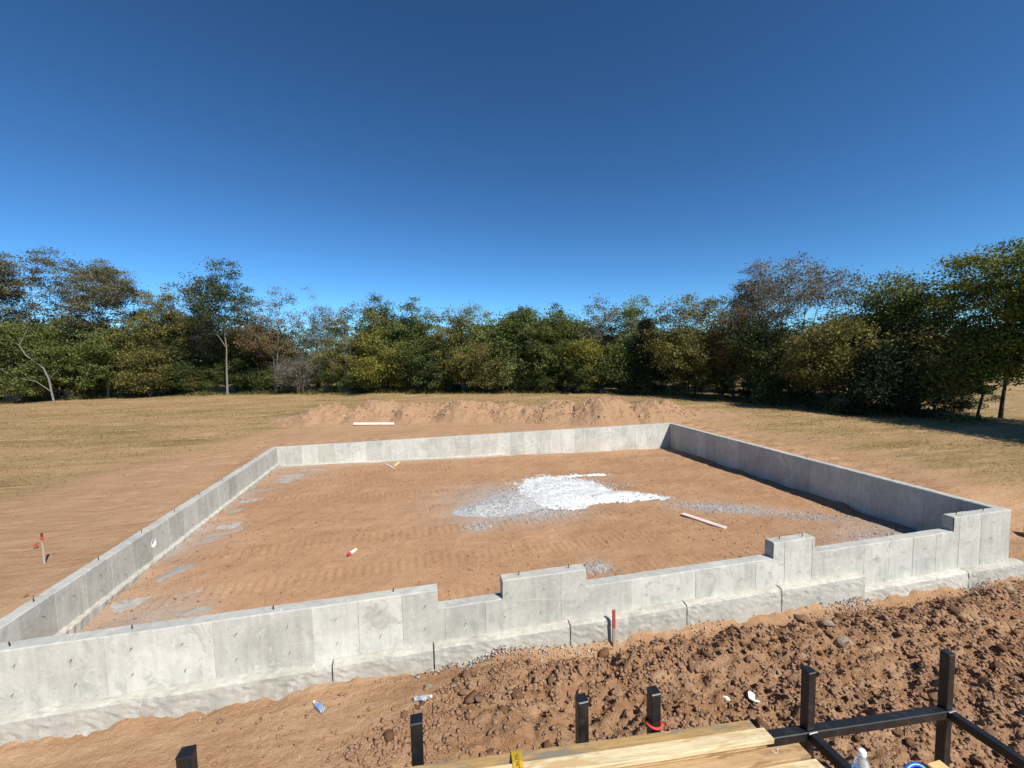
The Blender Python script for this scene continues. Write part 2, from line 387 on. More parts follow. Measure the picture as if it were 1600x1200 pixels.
# ------------------------------------------------------------------ concrete foundation
found = empty('concrete_foundation', (0, 0, 0))
tag(found, 'poured concrete foundation wall in a rectangle with stepped door gaps and footing', 'foundation')
P = 0.6096
def swept(name, path, prof_fn, mat, parent, jit=.004, seed=0, closed_ends=True):
    """sweep a cross-section along a straight path of stations; prof_fn(s) -> list of (offset across, z)"""
    (x0, y0), (x1, y1) = path; ln = math.hypot(x1-x0, y1-y0); n = max(2, int(ln/.07)); d = ((x1-x0)/ln, (y1-y0)/ln); nr = (-d[1], d[0])
    bm = bmesh.new(); rows = []; rr = random.Random(seed)
    for i in range(n+1):
        s = ln*i/n; row = []
        for (o, z) in prof_fn(s):
            oj = o + rr.uniform(-jit, jit); zj = z + rr.uniform(-jit, jit)
            row.append(bm.verts.new((x0+d[0]*s+nr[0]*oj, y0+d[1]*s+nr[1]*oj, zj)))
        rows.append(row)
    k = len(rows[0])
    for a, b in zip(rows[:-1], rows[1:]):
        for j in range(k):
            bm.faces.new((a[j], a[(j+1) % k], b[(j+1) % k], b[j]))
    bm.faces.new(rows[0][::-1]); bm.faces.new(rows[-1])
    return link(name, bm_mesh(name, bm, mat), parent)
def wall_prof(half_lo, half_hi, ztop, zbot):
    c = .012
    return lambda s: [(half_lo, zbot), (half_lo, ztop-c), (half_lo+c, ztop), (half_hi-c, ztop), (half_hi, ztop-c), (half_hi, zbot)]
LOW = [(-11.715, -10.73), (-9.36, -5.765), (-4.865, -1.41)]      # lowered door and garage gaps
ZL = -.29
def near_top(x):
    for a, b in LOW:
        if a < x < b: return ZL
    return 0.0
PR = .005                                                       # how far the form panels stand proud of the joints
# near wall: pieces between the gaps, one part
def near_wall():
    bm = bmesh.new(); xs = sorted({-W-T, T} | {v for ab in LOW for v in ab})
    rr = random.Random(3)
    for a, b in zip(xs[:-1], xs[1:]):
        zt = near_top((a+b)/2); n = max(1, int((b-a)/.15)); c = .012; rows = []
        for i in range(n+1):
            x = a+(b-a)*i/n; row = []
            for (yy, zz) in [(-T+PR, -1.5), (-T+PR, zt-c), (-T+PR+c, zt), (-c, zt), (0, zt-c), (0, -1.5)]:
                row.append(bm.verts.new((x, yy+(rr.uniform(-.004, .004) if zz > -1 else 0), zz+(rr.uniform(-.004, .004) if zz > -1 else 0))))
            rows.append(row)
        for p, q in zip(rows[:-1], rows[1:]):
            for j in range(6): bm.faces.new((p[j], p[(j+1) % 6], q[(j+1) % 6], q[j]))
        bm.faces.new(rows[0][::-1]); bm.faces.new(rows[-1])
    return link('near_wall', bm_mesh('near_wall', bm, MAT['core']), found)
nw = near_wall()
lw = swept('left_wall', ((-W-T, 0.002), (-W-T, L+T)), wall_prof(-T+PR, 0, 0, -1.4), MAT['core'], found, .004, 5)
fwall = swept('far_wall', ((-W+.0, L), (T, L)), wall_prof(PR, T, 0, -1.6), MAT['core'], found, .004, 6)
rwall = swept('right_wall', ((0, 0.002), (0, L-.002)), wall_prof(-T, -PR, 0, -1.6), MAT['core'], found, .004, 7)
# form panels: one piece for each form, cut to the stepped top of the near wall
def panel(name, pts2, frame, parent, thick=PR):
    """pts2: polygon (s, z); frame(s, d, z) -> world; thickness along d"""
    bm = bmesh.new()
    a = [bm.verts.new(frame(s, -.012, z)) for s, z in pts2]; b = [bm.verts.new(frame(s, thick, z)) for s, z in pts2]
    n = len(a); bm.faces.new(a); fb = bm.faces.new(b[::-1])
    for i in range(n): bm.faces.new((a[i], b[i], b[(i+1) % n], a[(i+1) % n]))
    bmesh.ops.bevel(bm, geom=list(fb.edges), offset=.0025, segments=1, affect='EDGES')
    return link(name, bm_mesh(name, bm, MAT['panel']), parent)
GAP = .0032
def foot_top(x): return -.79 if x < -3.83 else -1.09
seams = [T] + [-.648 - i*P for i in (0, 1, 2, 3, 4, 5, 7, 8, 9, 11, 13, 15, 17, 18, 19, 20, 21, 23, 25, 27)]
seams = [s for s in seams if s > -W-T] + [-W-T]
for b, a in zip(seams[:-1], seams[1:]):
    a_, b_ = a+GAP, b-GAP
    if b_-a_ < .05: continue
    cuts = [a_] + [v for ab in LOW for v in ab if a_+.01 < v < b_-.01] + [b_]
    top = []
    for c0, c1 in zip(cuts[:-1], cuts[1:]):
        zt = near_top((c0+c1)/2) - .008; top += [(c0, zt), (c1, zt)]
    # merge equal heights
    pts = [(b_, foot_top((a+b)/2)-.05)] + [(a_, foot_top((a+b)/2)-.05)] + top
    pts = [p for i, p in enumerate(pts) if p != pts[i-1]]
    panel('form_panel', pts, lambda s, d, z: (s, -T+PR-d, z), nw)
off = .33
s = -off
ys = [0.0]
while ys[-1] + P < L: ys.append(ys[-1]+P)
ys.append(L)
for a, b in zip(ys[:-1], ys[1:]):
    if b-a < .05: continue
    panel('form_panel', [(a+GAP, -1.35), (b-GAP, -1.35), (b-GAP, -.008), (a+GAP, -.008)], lambda s, d, z: (-W-PR+d, s, z), lw)
    panel('form_panel', [(a+GAP, -1.55), (b-GAP, -1.55), (b-GAP, -.008), (a+GAP, -.008)], lambda s, d, z: (PR-d, s, z), rwall)
xs = [0.0]
while xs[-1] - P > -W: xs.append(xs[-1]-P)
xs.append(-W)
for b, a in zip(xs[:-1], xs[1:]):
    if b-a < .05: continue
    panel('form_panel', [(a+GAP, -1.55), (b-GAP, -1.55), (b-GAP, -.008), (a+GAP, -.008)], lambda s, d, z: (s, L+PR-d, z), fwall)
# snapped wire ties left in the near and left walls
tie_me = None
def tie_mesh():
    V, F_ = [], []; tube(V, F_, [(0, .01, 0), (0, -.025, -.003), (0, -.045, -.009)], [.0032, .0032, .003], 5)
    return mesh_np('wire_tie', V, F_, MAT['rust'], False)
tie_me = tie_mesh()
rr = random.Random(5)
for i, sx in enumerate([-.648 - i*P for i in range(28)]):
    for zz in (-.22, -.56):
        x = sx + .30 + rr.uniform(-.04, .04)
        if zz > near_top(x)-.06 or rr.random() < .1 or not (-W < x < 0): continue
        link('wire_tie', tie_me, nw, (x, -T, zz+rr.uniform(-.03, .03)), (rr.uniform(-.3, .1), rr.uniform(-.5, .5), rr.uniform(-.5, .2)))
for i, a in enumerate(ys[1:-1]):
    for zz in (-.22, -.50):
        if rr.random() < .12: continue
        link('wire_tie', tie_me, lw, (-W, a-.28+rr.uniform(-.04, .04), zz+rr.uniform(-.03, .03)), (rr.uniform(-.3, .3), 0, math.pi/2+rr.uniform(-.4, .4)))
# anchor bolts standing in the wall tops
bolt_me = lathe('anchor_bolt', [(.006, -.05), (.006, .03), (.010, .031), (.010, .040), (.006, .041), (.006, .065)], MAT['rust'], 8, False)
for x in (-16.9, -15.62, -13.95, -12.35, -10.45, -9.62, -5.55, -5.06, -1.2, -.45): link('anchor_bolt', bolt_me, nw, (x, -T/2+rr.uniform(-.03, .03), 0), (rr.uniform(-.1, .1), rr.uniform(-.1, .1), 0))
for y in (1.0, 2.3, 3.5, 4.7, 5.9, 7.2, 8.6, 10.0): link('anchor_bolt', bolt_me, lw, (-W-T/2, y, 0), (rr.uniform(-.1, .1), rr.uniform(-.1, .1), 0))
for y in (2.0, 4.5, 7.0): link('anchor_bolt', bolt_me, rwall, (T/2, y, 0))
# white sleeve through the left wall
def cut(o, cutter):
    md = o.modifiers.new('cut', 'BOOLEAN'); md.operation = 'DIFFERENCE'; md.object = cutter; md.solver = 'EXACT'
    bpy.context.view_layer.update()
    dg = bpy.context.evaluated_depsgraph_get(); me2 = bpy.data.meshes.new_from_object(o.evaluated_get(dg))
    o.modifiers.clear(); o.data = me2
HY, HZ = 3.675, -.31
bm = bmesh.new(); bmesh.ops.create_cone(bm, cap_ends=True, segments=24, radius1=.088, radius2=.088, depth=.8, matrix=Matrix.Translation((-W-.1, HY, HZ)) @ Matrix.Rotation(math.pi/2, 4, 'Y'))
cutter = link('cutter', bm_mesh('cutter', bm, None))
for o in [lw] + [c for c in lw.children if c.name.startswith('form_panel')]:
    ys_ = [v.co.y for v in o.data.vertices]
    if min(ys_) < HY+.1 and max(ys_) > HY-.1: cut(o, cutter)
bpy.data.objects.remove(cutter)
def sleeve_mesh():
    bm = bmesh.new(); n = 24; ring = lambda r, x: [bm.verts.new((x, r*math.cos(2*math.pi*i/n), r*math.sin(2*math.pi*i/n))) for i in range(n)]
    rs = [ring(.0878, -T-.01), ring(.0878, .004), ring(.079, .004), ring(.079, -T-.01)]
    for k in range(4):
        a, b = rs[k], rs[(k+1) % 4]
        for i in range(n): bm.faces.new((a[i], a[(i+1) % n], b[(i+1) % n], b[i]))
    return bm_mesh('pipe_sleeve', bm, m_plain('white_pvc', (.82, .82, .80), .4, .4), True)
link('pipe_sleeve', sleeve_mesh(), lw, (-W, HY, HZ))

# footing in poured lengths, broken by the slots of the form stakes
foot = empty('footing'); foot.parent = found
def footing(x0, x1, zt, seed):
    N2 = lambda s, v, sc, k: float(fbm(np.array([s+seed*9.1]), np.array([v]), sc, 4, k+seed))
    def prof(s):
        m = .010*N2(s, 4.3, .6, 120)
        r = [(.05, -1.75), (.05, zt+.004), (-.03, zt+.006+.016*N2(s, 1, .12, 130)), (-.075, zt+.002+m*.6+.018*N2(s, 2, .14, 131)), (-.120+.016*N2(s, 3, .12, 132), zt-.008+m), (-.138+.008*N2(s, 3.2, .15, 132), zt-.035+m)]
        for d in (.09, .14, .19, .25, .32): r.append((-.141+.006*N2(s, d*9, .3, 140)+.007*N2(s, d*40, .06, 141), zt-d))
        return r + [(-.145, -1.75)]
    return swept('footing_section', ((x0, -T), (x1, -T)), prof, MAT['footing'], foot, .004, seed)
fx = [-17.95, -13.19, -11.80, -9.69, -7.62, -5.71, -3.83]
for i, (a, b) in enumerate(zip(fx[:-1], fx[1:])): footing(a+.010, b-(.010 if i < 5 else 0), -.79, i)
fx = [-3.828, -1.19, .40]
for i, (a, b) in enumerate(zip(fx[:-1], fx[1:])): footing(a+(.0 if i == 0 else .016), b, -1.09, 10+i)
swept('footing_section', ((T, -.2), (T, L+.4)), lambda s: [(.05, -1.75), (.05, -1.085), (-.12, -1.09), (-.15, -1.13), (-.16, -1.75)], MAT['footing'], foot, .006, 20)
swept('footing_section', ((-W, .02), (-W, L-.02)), lambda s: [(-.10, -1.4), (-.095, -.645), (-.075, -.625), (.03, -.62), (.03, -1.4)], MAT['footing'], foot, .010, 21)
swept('footing_section', ((-W+.11, L), (-8.2, L)), lambda s: [(-.09-.02*math.sin(s*2), -1.4), (-.085, -.745-.02*s), (-.06, -.73-.02*s), (.03, -.725-.02*s), (.03, -1.4)], MAT['footing'], foot, .010, 22)

# ------------------------------------------------------------------ dirt heaps beyond the far wall
def gfull(x, y):
    return ground_z(x, y) + .035*fbm(x, y, .8, 4, 61) + .012*fbm(x, y, .12, 3, 67)
t_ = NT('heaped_pink_soil', .95, .1); t_.col(t_.mix(.45, dirt_color(t_, 1.2), (.47, .31, .185))); t_.bump(t_.noise(9, 6, .75), 1.0, .14); MAT['mound'] = t_.m
def heap(name, cx, cy, rx, ry, h, seed, label, group, mat, res=.09, rough=.30, base=None, ang=0):
    ext = 1.75; xs = np.arange(-rx*ext, rx*ext, res); ysv = np.arange(-ry*ext, ry*ext, res); X, Y = np.meshgrid(xs, ysv)
    r = np.sqrt((X/rx)**2+(Y/ry)**2) + .22*fbm(X+seed*7, Y, 1.2, 3, 200+seed)
    H = .84*h*np.clip(1-(r/1.55)**1.7, 0, 1)**1.1
    H = H*(1+.75*fbm(X+seed*3, Y, 1.3, 3, 210+seed)) + rough*np.clip(H/h*3, 0, 1)*(np.abs(fbm(X, Y+seed*5, .30, 3, 220+seed))*1.2-.1)
    c, s = math.cos(ang), math.sin(ang); GX = cx+X*c-Y*s; GY = cy+X*s+Y*c
    g = gfull(GX, GY) if base is None else base(GX, GY)
    Z = g + H - .05
    ny, nx = X.shape; idx = np.arange(nx*ny).reshape(ny, nx)
    keep = (H[:-1, :-1] > .012) | (H[1:, 1:] > .012) | (H[1:, :-1] > .012) | (H[:-1, 1:] > .012)
    F = np.stack([idx[:-1, :-1], idx[:-1, 1:], idx[1:, 1:], idx[1:, :-1]], -1)[keep]
    used = np.unique(F); remap = -np.ones(nx*ny, int); remap[used] = np.arange(len(used))
    V = np.stack([GX, GY, Z], -1).reshape(-1, 3)[used]; o0 = np.array([cx, cy, 0])
    o = link(name, mesh_np(name, V-o0, remap[F], mat, True), None, tuple(o0)); 
    if label: tag(o, label, 'dirt heap', group)
    return o
HEAPS = [(-17.4, 23.6, 2.3, 1.6, 1.15, 'low clod-topped dirt heap at the end of the row beside straw grass'),
         (-14.5, 23.0, 2.0, 1.5, 1.25, 'dirt heap rising right behind the long pale board'),
         (-11.9, 22.2, 1.7, 1.4, 1.20, 'stony dirt heap between the board and the sharp-peaked heap'),
         (-8.3, 21.2, 2.0, 1.6, 1.45, 'sharp-peaked dirt heap in the middle of the row'),
         (-5.7, 20.1, 1.6, 1.4, 1.0, 'small sagging dirt heap next to the sharp-peaked one'),
         (-3.1, 19.0, 1.9, 1.5, 1.15, 'smooth rounded dirt heap beside the largest heap'),
         (-.4, 17.9, 2.4, 1.7, 1.40, 'largest broad dirt heap with a furrowed orange face'),
         (2.0, 17.4, 1.9, 1.5, 1.15, 'dirt heap sloping down from the largest one'),
         (4.1, 17.7, 1.3, 1.2, .85, 'small straw-covered dirt heap at the end of the row by the shaded grass')]
heap('dirt_berm', -6.4, 21.2, 11.5, 1.6, .95, 31, 'long low berm of loose soil joining the dirt heaps', 'row of dirt heaps beyond the far wall', MAT['mound'], .11, .2, None, -.30)
for i, (x, y, rx, ry, h, lb) in enumerate(HEAPS):
    heap('dirt_heap', x, y, rx, ry, h, i, lb, 'row of dirt heaps beyond the far wall', MAT['mound'])

# ------------------------------------------------------------------ stones and clods
_ico = None
def ico():
    global _ico
    if _ico is None:
        bm = bmesh.new(); bmesh.ops.create_icosphere(bm, subdivisions=1, radius=1); bm.verts.ensure_lookup_table()
        _ico = (np.array([v.co[:] for v in bm.verts]), np.array([[v.index for v in f.verts] for f in bm.faces])); bm.free()
    return _ico
def rock_shape(g):
    v, f = ico(); n = (v*(1+g.uniform(-.22, .22, (len(v), 1)))+g.uniform(-.26, .26, v.shape))*g.uniform(.65, 1.2, (1, 3)); return n, f
OCT = (np.array([(1, 0, 0), (-1, 0, 0), (0, 1, 0), (0, -1, 0), (0, 0, 1), (0, 0, -1.)]), np.array([(0, 2, 4), (2, 1, 4), (1, 3, 4), (3, 0, 4), (2, 0, 5), (1, 2, 5), (3, 1, 5), (0, 3, 5)]))
def scatter(name, pts, sizes, mat, seed, label, cat, flat=.7):
    g = np.random.default_rng(seed); v0, f0 = OCT; n = len(pts); k = len(v0)
    S = np.asarray(sizes)[:, None, None]*g.uniform(.6, 1.25, (n, 1, 3)); S[:, :, 2] *= flat
    V = (v0[None]+g.uniform(-.42, .42, (n, k, 3)))*S
    a = g.uniform(0, 6.283, n); c, s = np.cos(a)[:, None], np.sin(a)[:, None]
    tl = g.uniform(-.6, .6, n)[:, None]; x, y, z = V[..., 0], V[..., 1], V[..., 2]
    y, z = y*np.cos(tl)-z*np.sin(tl), y*np.sin(tl)+z*np.cos(tl); x, y = x*c-y*s, x*s+y*c
    V = np.stack([x, y, z], -1) + np.asarray(pts)[:, None, :]
    F = f0[None] + (np.arange(n)*k)[:, None, None]
    o = link(name, mesh_np(name, V.reshape(-1, 3), F.reshape(-1, 3), mat, False)); tag(o, label, cat, kind='stuff'); return o
# single clods and rocks in the churned soil before the near wall
g = np.random.default_rng(5)
clod_me = []
for i in range(14):
    v, f = rock_shape(g); clod_me.append(mesh_np('dirt_clod', v, f, MAT['clod']))
stone_me = [mesh_np('rock', *rock_shape(g), MAT['stone']) for i in range(6)]
def clod_density(x, y):
    ln = np.interp(x, [-13.2, -12.3, -11.6, -10.2, -9.4, -8.7, -6.3, -3.8, -.8], [-1.35, -1.2, -.80, -.62, -.65, -.75, -.72, -.8, -.85])
    d = ln - y                      # > 0 on the camera's side of the clod line
    band = np.exp(-((d-.18)/.22)**2); return np.where(d > -.05, .35 + band, .03)*sstep(-13.3, -12.0, x)
def crumb_density(x, y): return clod_density(x, y) + .16*sstep(-12.5, -9, x) + .04
n = 0; spots = []
while n < 270:
    x = R.uniform(-13.2, .3); y = R.uniform(-3.4, -.5)
    if R.random() > float(clod_density(np.array([x]), np.array([y]))[0])*.75: continue
    if y < -1.1 - .27*(x+13.9) and x < -5 and R.random() < .9 and y < -1.3: continue
    s = .030 + .046*R.random()**2.0 + (.035 if R.random() < .07 else 0)
    if any((x-a)**2+(y-b)**2 < (.75*(s+c))**2 for a, b, c in spots): continue
    spots.append((x, y, s)); n += 1
    z = float(gfull(np.array([x]), np.array([y]))[0])
    o = link('dirt_clod', R.choice(clod_me), None, (x, y, z+s*.22), (R.uniform(-.5, .5), R.uniform(-.5, .5), R.uniform(0, 6.28)), (s*R.uniform(.8, 1.3), s*R.uniform(.8, 1.2), s*R.uniform(.6, .95)))
    tag(o, 'angular brown dirt clod in the churned soil in front of the near wall', 'dirt clod', 'dirt clods in front of the near wall')
for (x, y, s, lb, m) in [(-5.58, -1.36, .13, 'large flat tan boulder lying in the churned soil by the steel rack', stone_me[0]),
                         (-5.75, -.82, .10, 'dark angular rock leaning beside the footing step', clod_me[2]), (-5.42, -.98, .085, 'tan split rock next to the dark angular rock', stone_me[1]),
                         (-10.78, -1.27, .10, 'big brown lump among the crumbled clods behind the yellow strap', clod_me[4]), (-11.35, -1.12, .085, 'round brown clod near the crushed bottle', clod_me[6]),
                         (-.75, -.72, .11, 'ochre rock half buried beside the footing end', stone_me[3]), (-9.2, -.50, .10, 'earth lump piled against the red-topped stake', clod_me[8]),
                         (-11.9, -.72, .055, 'tan stone above the crushed clear bottle', stone_me[2]), (-11.55, -.83, .045, 'pale yellowish stone beside the crushed clear bottle', stone_me[4])]:
    z = float(gfull(np.array([x]), np.array([y]))[0])
    o = link('rock', m, None, (x, y, z+s*.25), (.2, .1, x*3), (s*1.25, s, s*.75)); tag(o, lb, 'rock')
# white scraps by the lumber
for (x, y, lb) in [(-7.72, -1.88, 'white chalky rock in the soil behind the lumber'), (-8.05, -1.80, 'thin bone-white splinter of rock near the chalky rock')]:
    z = float(gfull(np.array([x]), np.array([y]))[0]); s = .08
    o = link('rock', mesh_np('rock', *rock_shape(g), m_plain('chalk_white', (.72, .68, .62), .9, .1, 0, .2, 12)), None, (x, y, z+.015), (.3, 0, 1.0), (s*.5 if 'thin' in lb else s*1.3, s*1.2, s*.5)); tag(o, lb, 'rock')
# crumbs: too many to count
N = 78000; x = g.uniform(-14.5, .8, N); y = g.uniform(-3.6, -.42, N)
d = crumb_density(x, y)*np.clip(.95+1.3*fbm(x, y, 1.1, 3, 87), .3, 1.4); kp = (g.random(N) < d*1.1); x, y = x[kp], y[kp]
sz = .007 + .036*g.random(len(x))**3.0
crumbs = scatter('soil_crumbs', np.stack([x, y, gfull(x, y)+sz*.2], -1), sz, MAT['crumb'], 31, 'loose brown soil crumbs in front of the near wall', 'soil')
N = 1500; x = g.uniform(-18, .8, N); y = -.36 - np.abs(g.normal(0, .4, N)); kp = vnoise(x*1.3, y*2, 5) > -.02; x, y = x[kp], y[kp]; sz = .005 + .016*g.random(len(x))**2.5
scatter('pebbles', np.stack([x, y, gfull(x, y)+sz*.3], -1), sz, MAT['stone'], 32, 'small tan pebbles strewn along the footing', 'pebbles')
# pebbles in the fill, denser along the left and near sides
N = 5200; x = g.uniform(-W+.1, -.1, N); y = g.uniform(.08, L-.2, N)
w_ = .25 + .9*np.exp(-(x+W)/1.2) + .5*np.exp(-y/1.6) + .5*np.exp(-((x+6)/3)**2-((y-2.5)/1.5)**2); kp = g.random(N) < w_*.7; x, y = x[kp], y[kp]; sz = .006+.022*g.random(len(x))**3
scatter('pebbles', np.stack([x, y, pad_full(x, y)+sz*.3], -1), sz, MAT['stone'], 33, 'small tan pebbles strewn over the fill inside the foundation', 'pebbles')
N = 16000; x = g.uniform(-W+.1, -.1, N); y = g.uniform(.08, L-.2, N); kp = g.random(N) < .25+1.1*np.clip(fbm(x, y, 2.2, 3, 77)+.25, 0, 1); x, y = x[kp], y[kp]; sz = .006+.020*g.random(len(x))**2.5
scatter('soil_crumbs', np.stack([x, y, pad_full(x, y)+sz*.3], -1), sz, MAT['crumb'], 36, 'crumbs of red soil loosened from the fill inside the foundation', 'soil')
N = 2600; x = g.uniform(-30, 9, N); y = g.uniform(-.2, 22, N); kp = ~((x > -W-.4) & (x < .4) & (y < L+.4)) & (dirt_edge(x, y) < .5); x, y = x[kp], y[kp]; sz = .008+.028*g.random(len(x))**3.5
scatter('clods', np.stack([x, y, gfull(x, y)+sz*.3], -1), sz, MAT['crumb'], 34, 'small dirt clods scattered outside the left, far and right walls', 'soil')
# clods on the heaps
hp = []
for (x0, y0, rx, ry, h, lb) in HEAPS:
    for k in range(320):
        a = g.uniform(0, 6.28); r = 1.3*math.sqrt(g.random()); hp.append((x0+rx*r*math.cos(a), y0+ry*r*math.sin(a)))
bpy.context.view_layer.update()
dg = bpy.context.evaluated_depsgraph_get()
def drop(x, y, z0=12):
    hit, loc, nrm, i_, ob, m_ = scene.ray_cast(dg, Vector((x, y, z0)), Vector((0, 0, -1))); return loc.z if hit else 0
pts = np.array([(a, b, drop(a, b)) for a, b in hp]); sz = .02+.085*g.random(len(pts))**1.8
t_ = NT('heap_clods', .95, .1); t_.col(t_.ramp(t_.noise(3, 3), [(.3, (.26, .15, .09)), (.5, (.40, .245, .155)), (.7, (.55, .40, .28))])); MAT['hclod'] = t_.m
scatter('clods', pts, sz, MAT['hclod'], 35, 'lumps of soil lying on the dirt heaps', 'soil')

# ------------------------------------------------------------------ white spill and gravel on the pad
t_ = NT('white_powdery_gravel', .9, .2)
f_ = t_.noise(7, 6, .7); c_ = t_.ramp(f_, [(.28, (.40, .40, .39)), (.44, (.60, .60, .59)), (.60, (.76, .76, .75))])
gm = t_.ramp(t_.noise(1.1, 4, .6, t_.pos('Object', (.7, 2.2, 1))), [(.56, 0), (.68, 1)]); c_ = t_.mix(t_.math('MULTIPLY', gm, .6), c_, (.42, .42, .41)); t_.col(c_); t_.bump(t_.noise(14, 6, .8), .8, .05); MAT['white'] = t_.m
t_ = NT('grey_crushed_gravel', .9, .2); t_.col(t_.ramp(t_.noise(30, 3, .7), [(.3, (.20, .20, .195)), (.48, (.44, .44, .43)), (.66, (.68, .68, .67))])); t_.bump(t_.noise(40, 3, .8), .9, .04); MAT['gravel'] = t_.m
xs = np.arange(-10.5, -3.2, .05); ysv = np.arange(3.6, 9.6, .05); X, Y = np.meshgrid(xs, ysv)
fld = (1.25*gauss(X, Y, -7.3, 6.6, 1.5, 1.35, -.25) + .75*gauss(X, Y, -7.9, 5.3, .8, .75) + .95*gauss(X, Y, -6.0, 5.45, 1.2, .42, -.05) + .75*gauss(X, Y, -5.0, 5.15, .75, .26, -.3)
       + .55*gauss(X, Y, -5.6, 8.0, .95, .16, -.08) - .5*gauss(X, Y, -5.2, 6.6, .6, .35) + .10*gauss(X, Y, -9.0, 8.0, .5, .2))
fld = fld - .42 + .22*fbm(X, Y, .5, 4, 301) + .12*fbm(X, Y*2.5, .9, 3, 303)
Zp = pad_full(X, Y); Z = Zp + np.where(fld > 0, .012 + .085*np.clip(fld, 0, 1) + .05*np.clip(fld*4, 0, 1)*np.abs(fbm(X, Y, .35, 3, 305)), -.03)
ny, nx = X.shape; idx = np.arange(nx*ny).reshape(ny, nx)
keep = (fld[:-1, :-1] > -.05)
F = np.stack([idx[:-1, :-1], idx[:-1, 1:], idx[1:, 1:], idx[1:, :-1]], -1)[keep]
used = np.unique(F); rm = -np.ones(nx*ny, int); rm[used] = np.arange(len(used))
o = link('white_gravel', mesh_np('white_gravel', np.stack([X, Y, Z], -1).reshape(-1, 3)[used], rm[F], MAT['white'], True))
tag(o, 'spread of bright white powdery gravel on the fill', 'gravel', kind='stuff')
fm = (fld > -.10); ii = np.argwhere(fm); sel = ii[g.integers(0, len(ii), 5200)]; jx = X[sel[:, 0], sel[:, 1]]+g.normal(0, .05, len(sel)); jy = Y[sel[:, 0], sel[:, 1]]+g.normal(0, .05, len(sel))
edge = np.abs(fld[sel[:, 0], sel[:, 1]]) < .16; kp = edge | (g.random(len(sel)) < .35); zz = Z[sel[:, 0], sel[:, 1]]; zz = np.where(fld[sel[:, 0], sel[:, 1]] > 0, zz, Zp[sel[:, 0], sel[:, 1]])
szw = .008+.026*g.random(len(sel))**2.2
scatter('white_gravel', np.stack([jx, jy, zz+szw*.2], -1)[kp], szw[kp], MAT['white'], 43, 'white lumps and grains at the rim of the white gravel spread', 'gravel')
gp = []
for (cx_, cy_, rx, ry, n_) in [(-10.2, 5.05, .75, .42, 900), (-9.3, 5.6, .7, .8, 1100), (-9.2, 6.6, .8, .7, 500), (-8.6, 4.6, 1.2, .35, 700), (-3.6, 3.95, 1.1, .30, 900), (-1.5, 2.75, .9, .3, 220), (-8.4, 1.55, .28, .24, 260), (-10.5, 3.95, .3, .2, 160), (-11.3, .35, .4, .18, 240), (-.8, 1.1, 1.2, .5, 500), (-5.5, 6.7, .7, .35, 300), (-6.0, 7.4, .9, .25, 140)]:
    n_ = int(n_*1.7); a = g.normal(0, .55, n_)*rx; b = g.normal(0, .55, n_)*ry; ang = -.45 if cx_ > -4 else 0
    gp.append(np.stack([cx_+a*math.cos(ang)-b*math.sin(ang), cy_+a*math.sin(ang)+b*math.cos(ang)], -1))
gp = np.concatenate(gp); gp = gp[(gp[:, 0] > -W+.05) & (gp[:, 0] < -.05) & (gp[:, 1] > .05)]
def grav_h(x, y): return .16*gauss(x, y, -10.2, 5.05, .62, .34) + .20*gauss(x, y, -9.25, 5.5, .6, .55) + .06*gauss(x, y, -8.4, 1.55, .25, .2)
xs = np.arange(-11.3, -7.9, .04); ysv = np.arange(4.2, 7.2, .04); X, Y = np.meshgrid(xs, ysv); H = grav_h(X, Y); Z = pad_full(X, Y) + H - .02 + .05*np.clip(H*12, 0, 1)*fbm(X, Y, .12, 3, 311)
ny, nx = X.shape; idx = np.arange(nx*ny).reshape(ny, nx); keep = H[:-1, :-1] > .012
F = np.stack([idx[:-1, :-1], idx[:-1, 1:], idx[1:, 1:], idx[1:, :-1]], -1)[keep]; used = np.unique(F); rm = -np.ones(nx*ny, int); rm[used] = np.arange(len(used))
o = link('gravel_heap', mesh_np('gravel_heap', np.stack([X, Y, Z], -1).reshape(-1, 3)[used], rm[F], MAT['gravel'], True)); tag(o, 'low heap of light grey crushed gravel beside the white spread', 'gravel', kind='stuff')
t_ = NT('loose_gravel', .9, .2); t_.col(t_.ramp(t_.noise(12, 2), [(.3, (.17, .165, .16)), (.5, (.38, .375, .365)), (.7, (.62, .615, .60))])); MAT['lg'] = t_.m
bpy.context.view_layer.update(); dg2 = bpy.context.evaluated_depsgraph_get()
def drop2(x, y):
    hit, loc, nrm, i_, ob, m_ = scene.ray_cast(dg2, Vector((x, y, .6)), Vector((0, 0, -1))); return loc.z
sz = .006+.018*g.random(len(gp))**1.6
scatter('gravel', np.stack([gp[:, 0], gp[:, 1], np.array([drop2(a, b) for a, b in gp])+sz*.2], -1), sz, MAT['lg'], 41, 'loose light grey gravel strewn on the fill', 'gravel')
gp = []
for (cx_, n_, sp) in [(-11.3, 420, .35), (-10.8, 250, .3), (-10.0, 260, .5), (-4.3, 520, .35), (-3.9, 260, .2), (-1.0, 300, .3), (-9.3, 140, .3), (-7.2, 120, .3)]:
    gp.append(np.stack([g.normal(cx_, sp, n_//2), -.36-np.abs(g.normal(0, .07, n_//2))], -1))
gp = np.concatenate(gp); sz = .005+.016*g.random(len(gp))**1.6
scatter('gravel', np.stack([gp[:, 0], gp[:, 1], gfull(gp[:, 0], gp[:, 1])+sz*.4+.05*np.exp(-((gp[:, 1]+.36)/.08)**2)], -1), sz, MAT['lg'], 42, 'grey gravel spilled against the front of the footing', 'gravel')

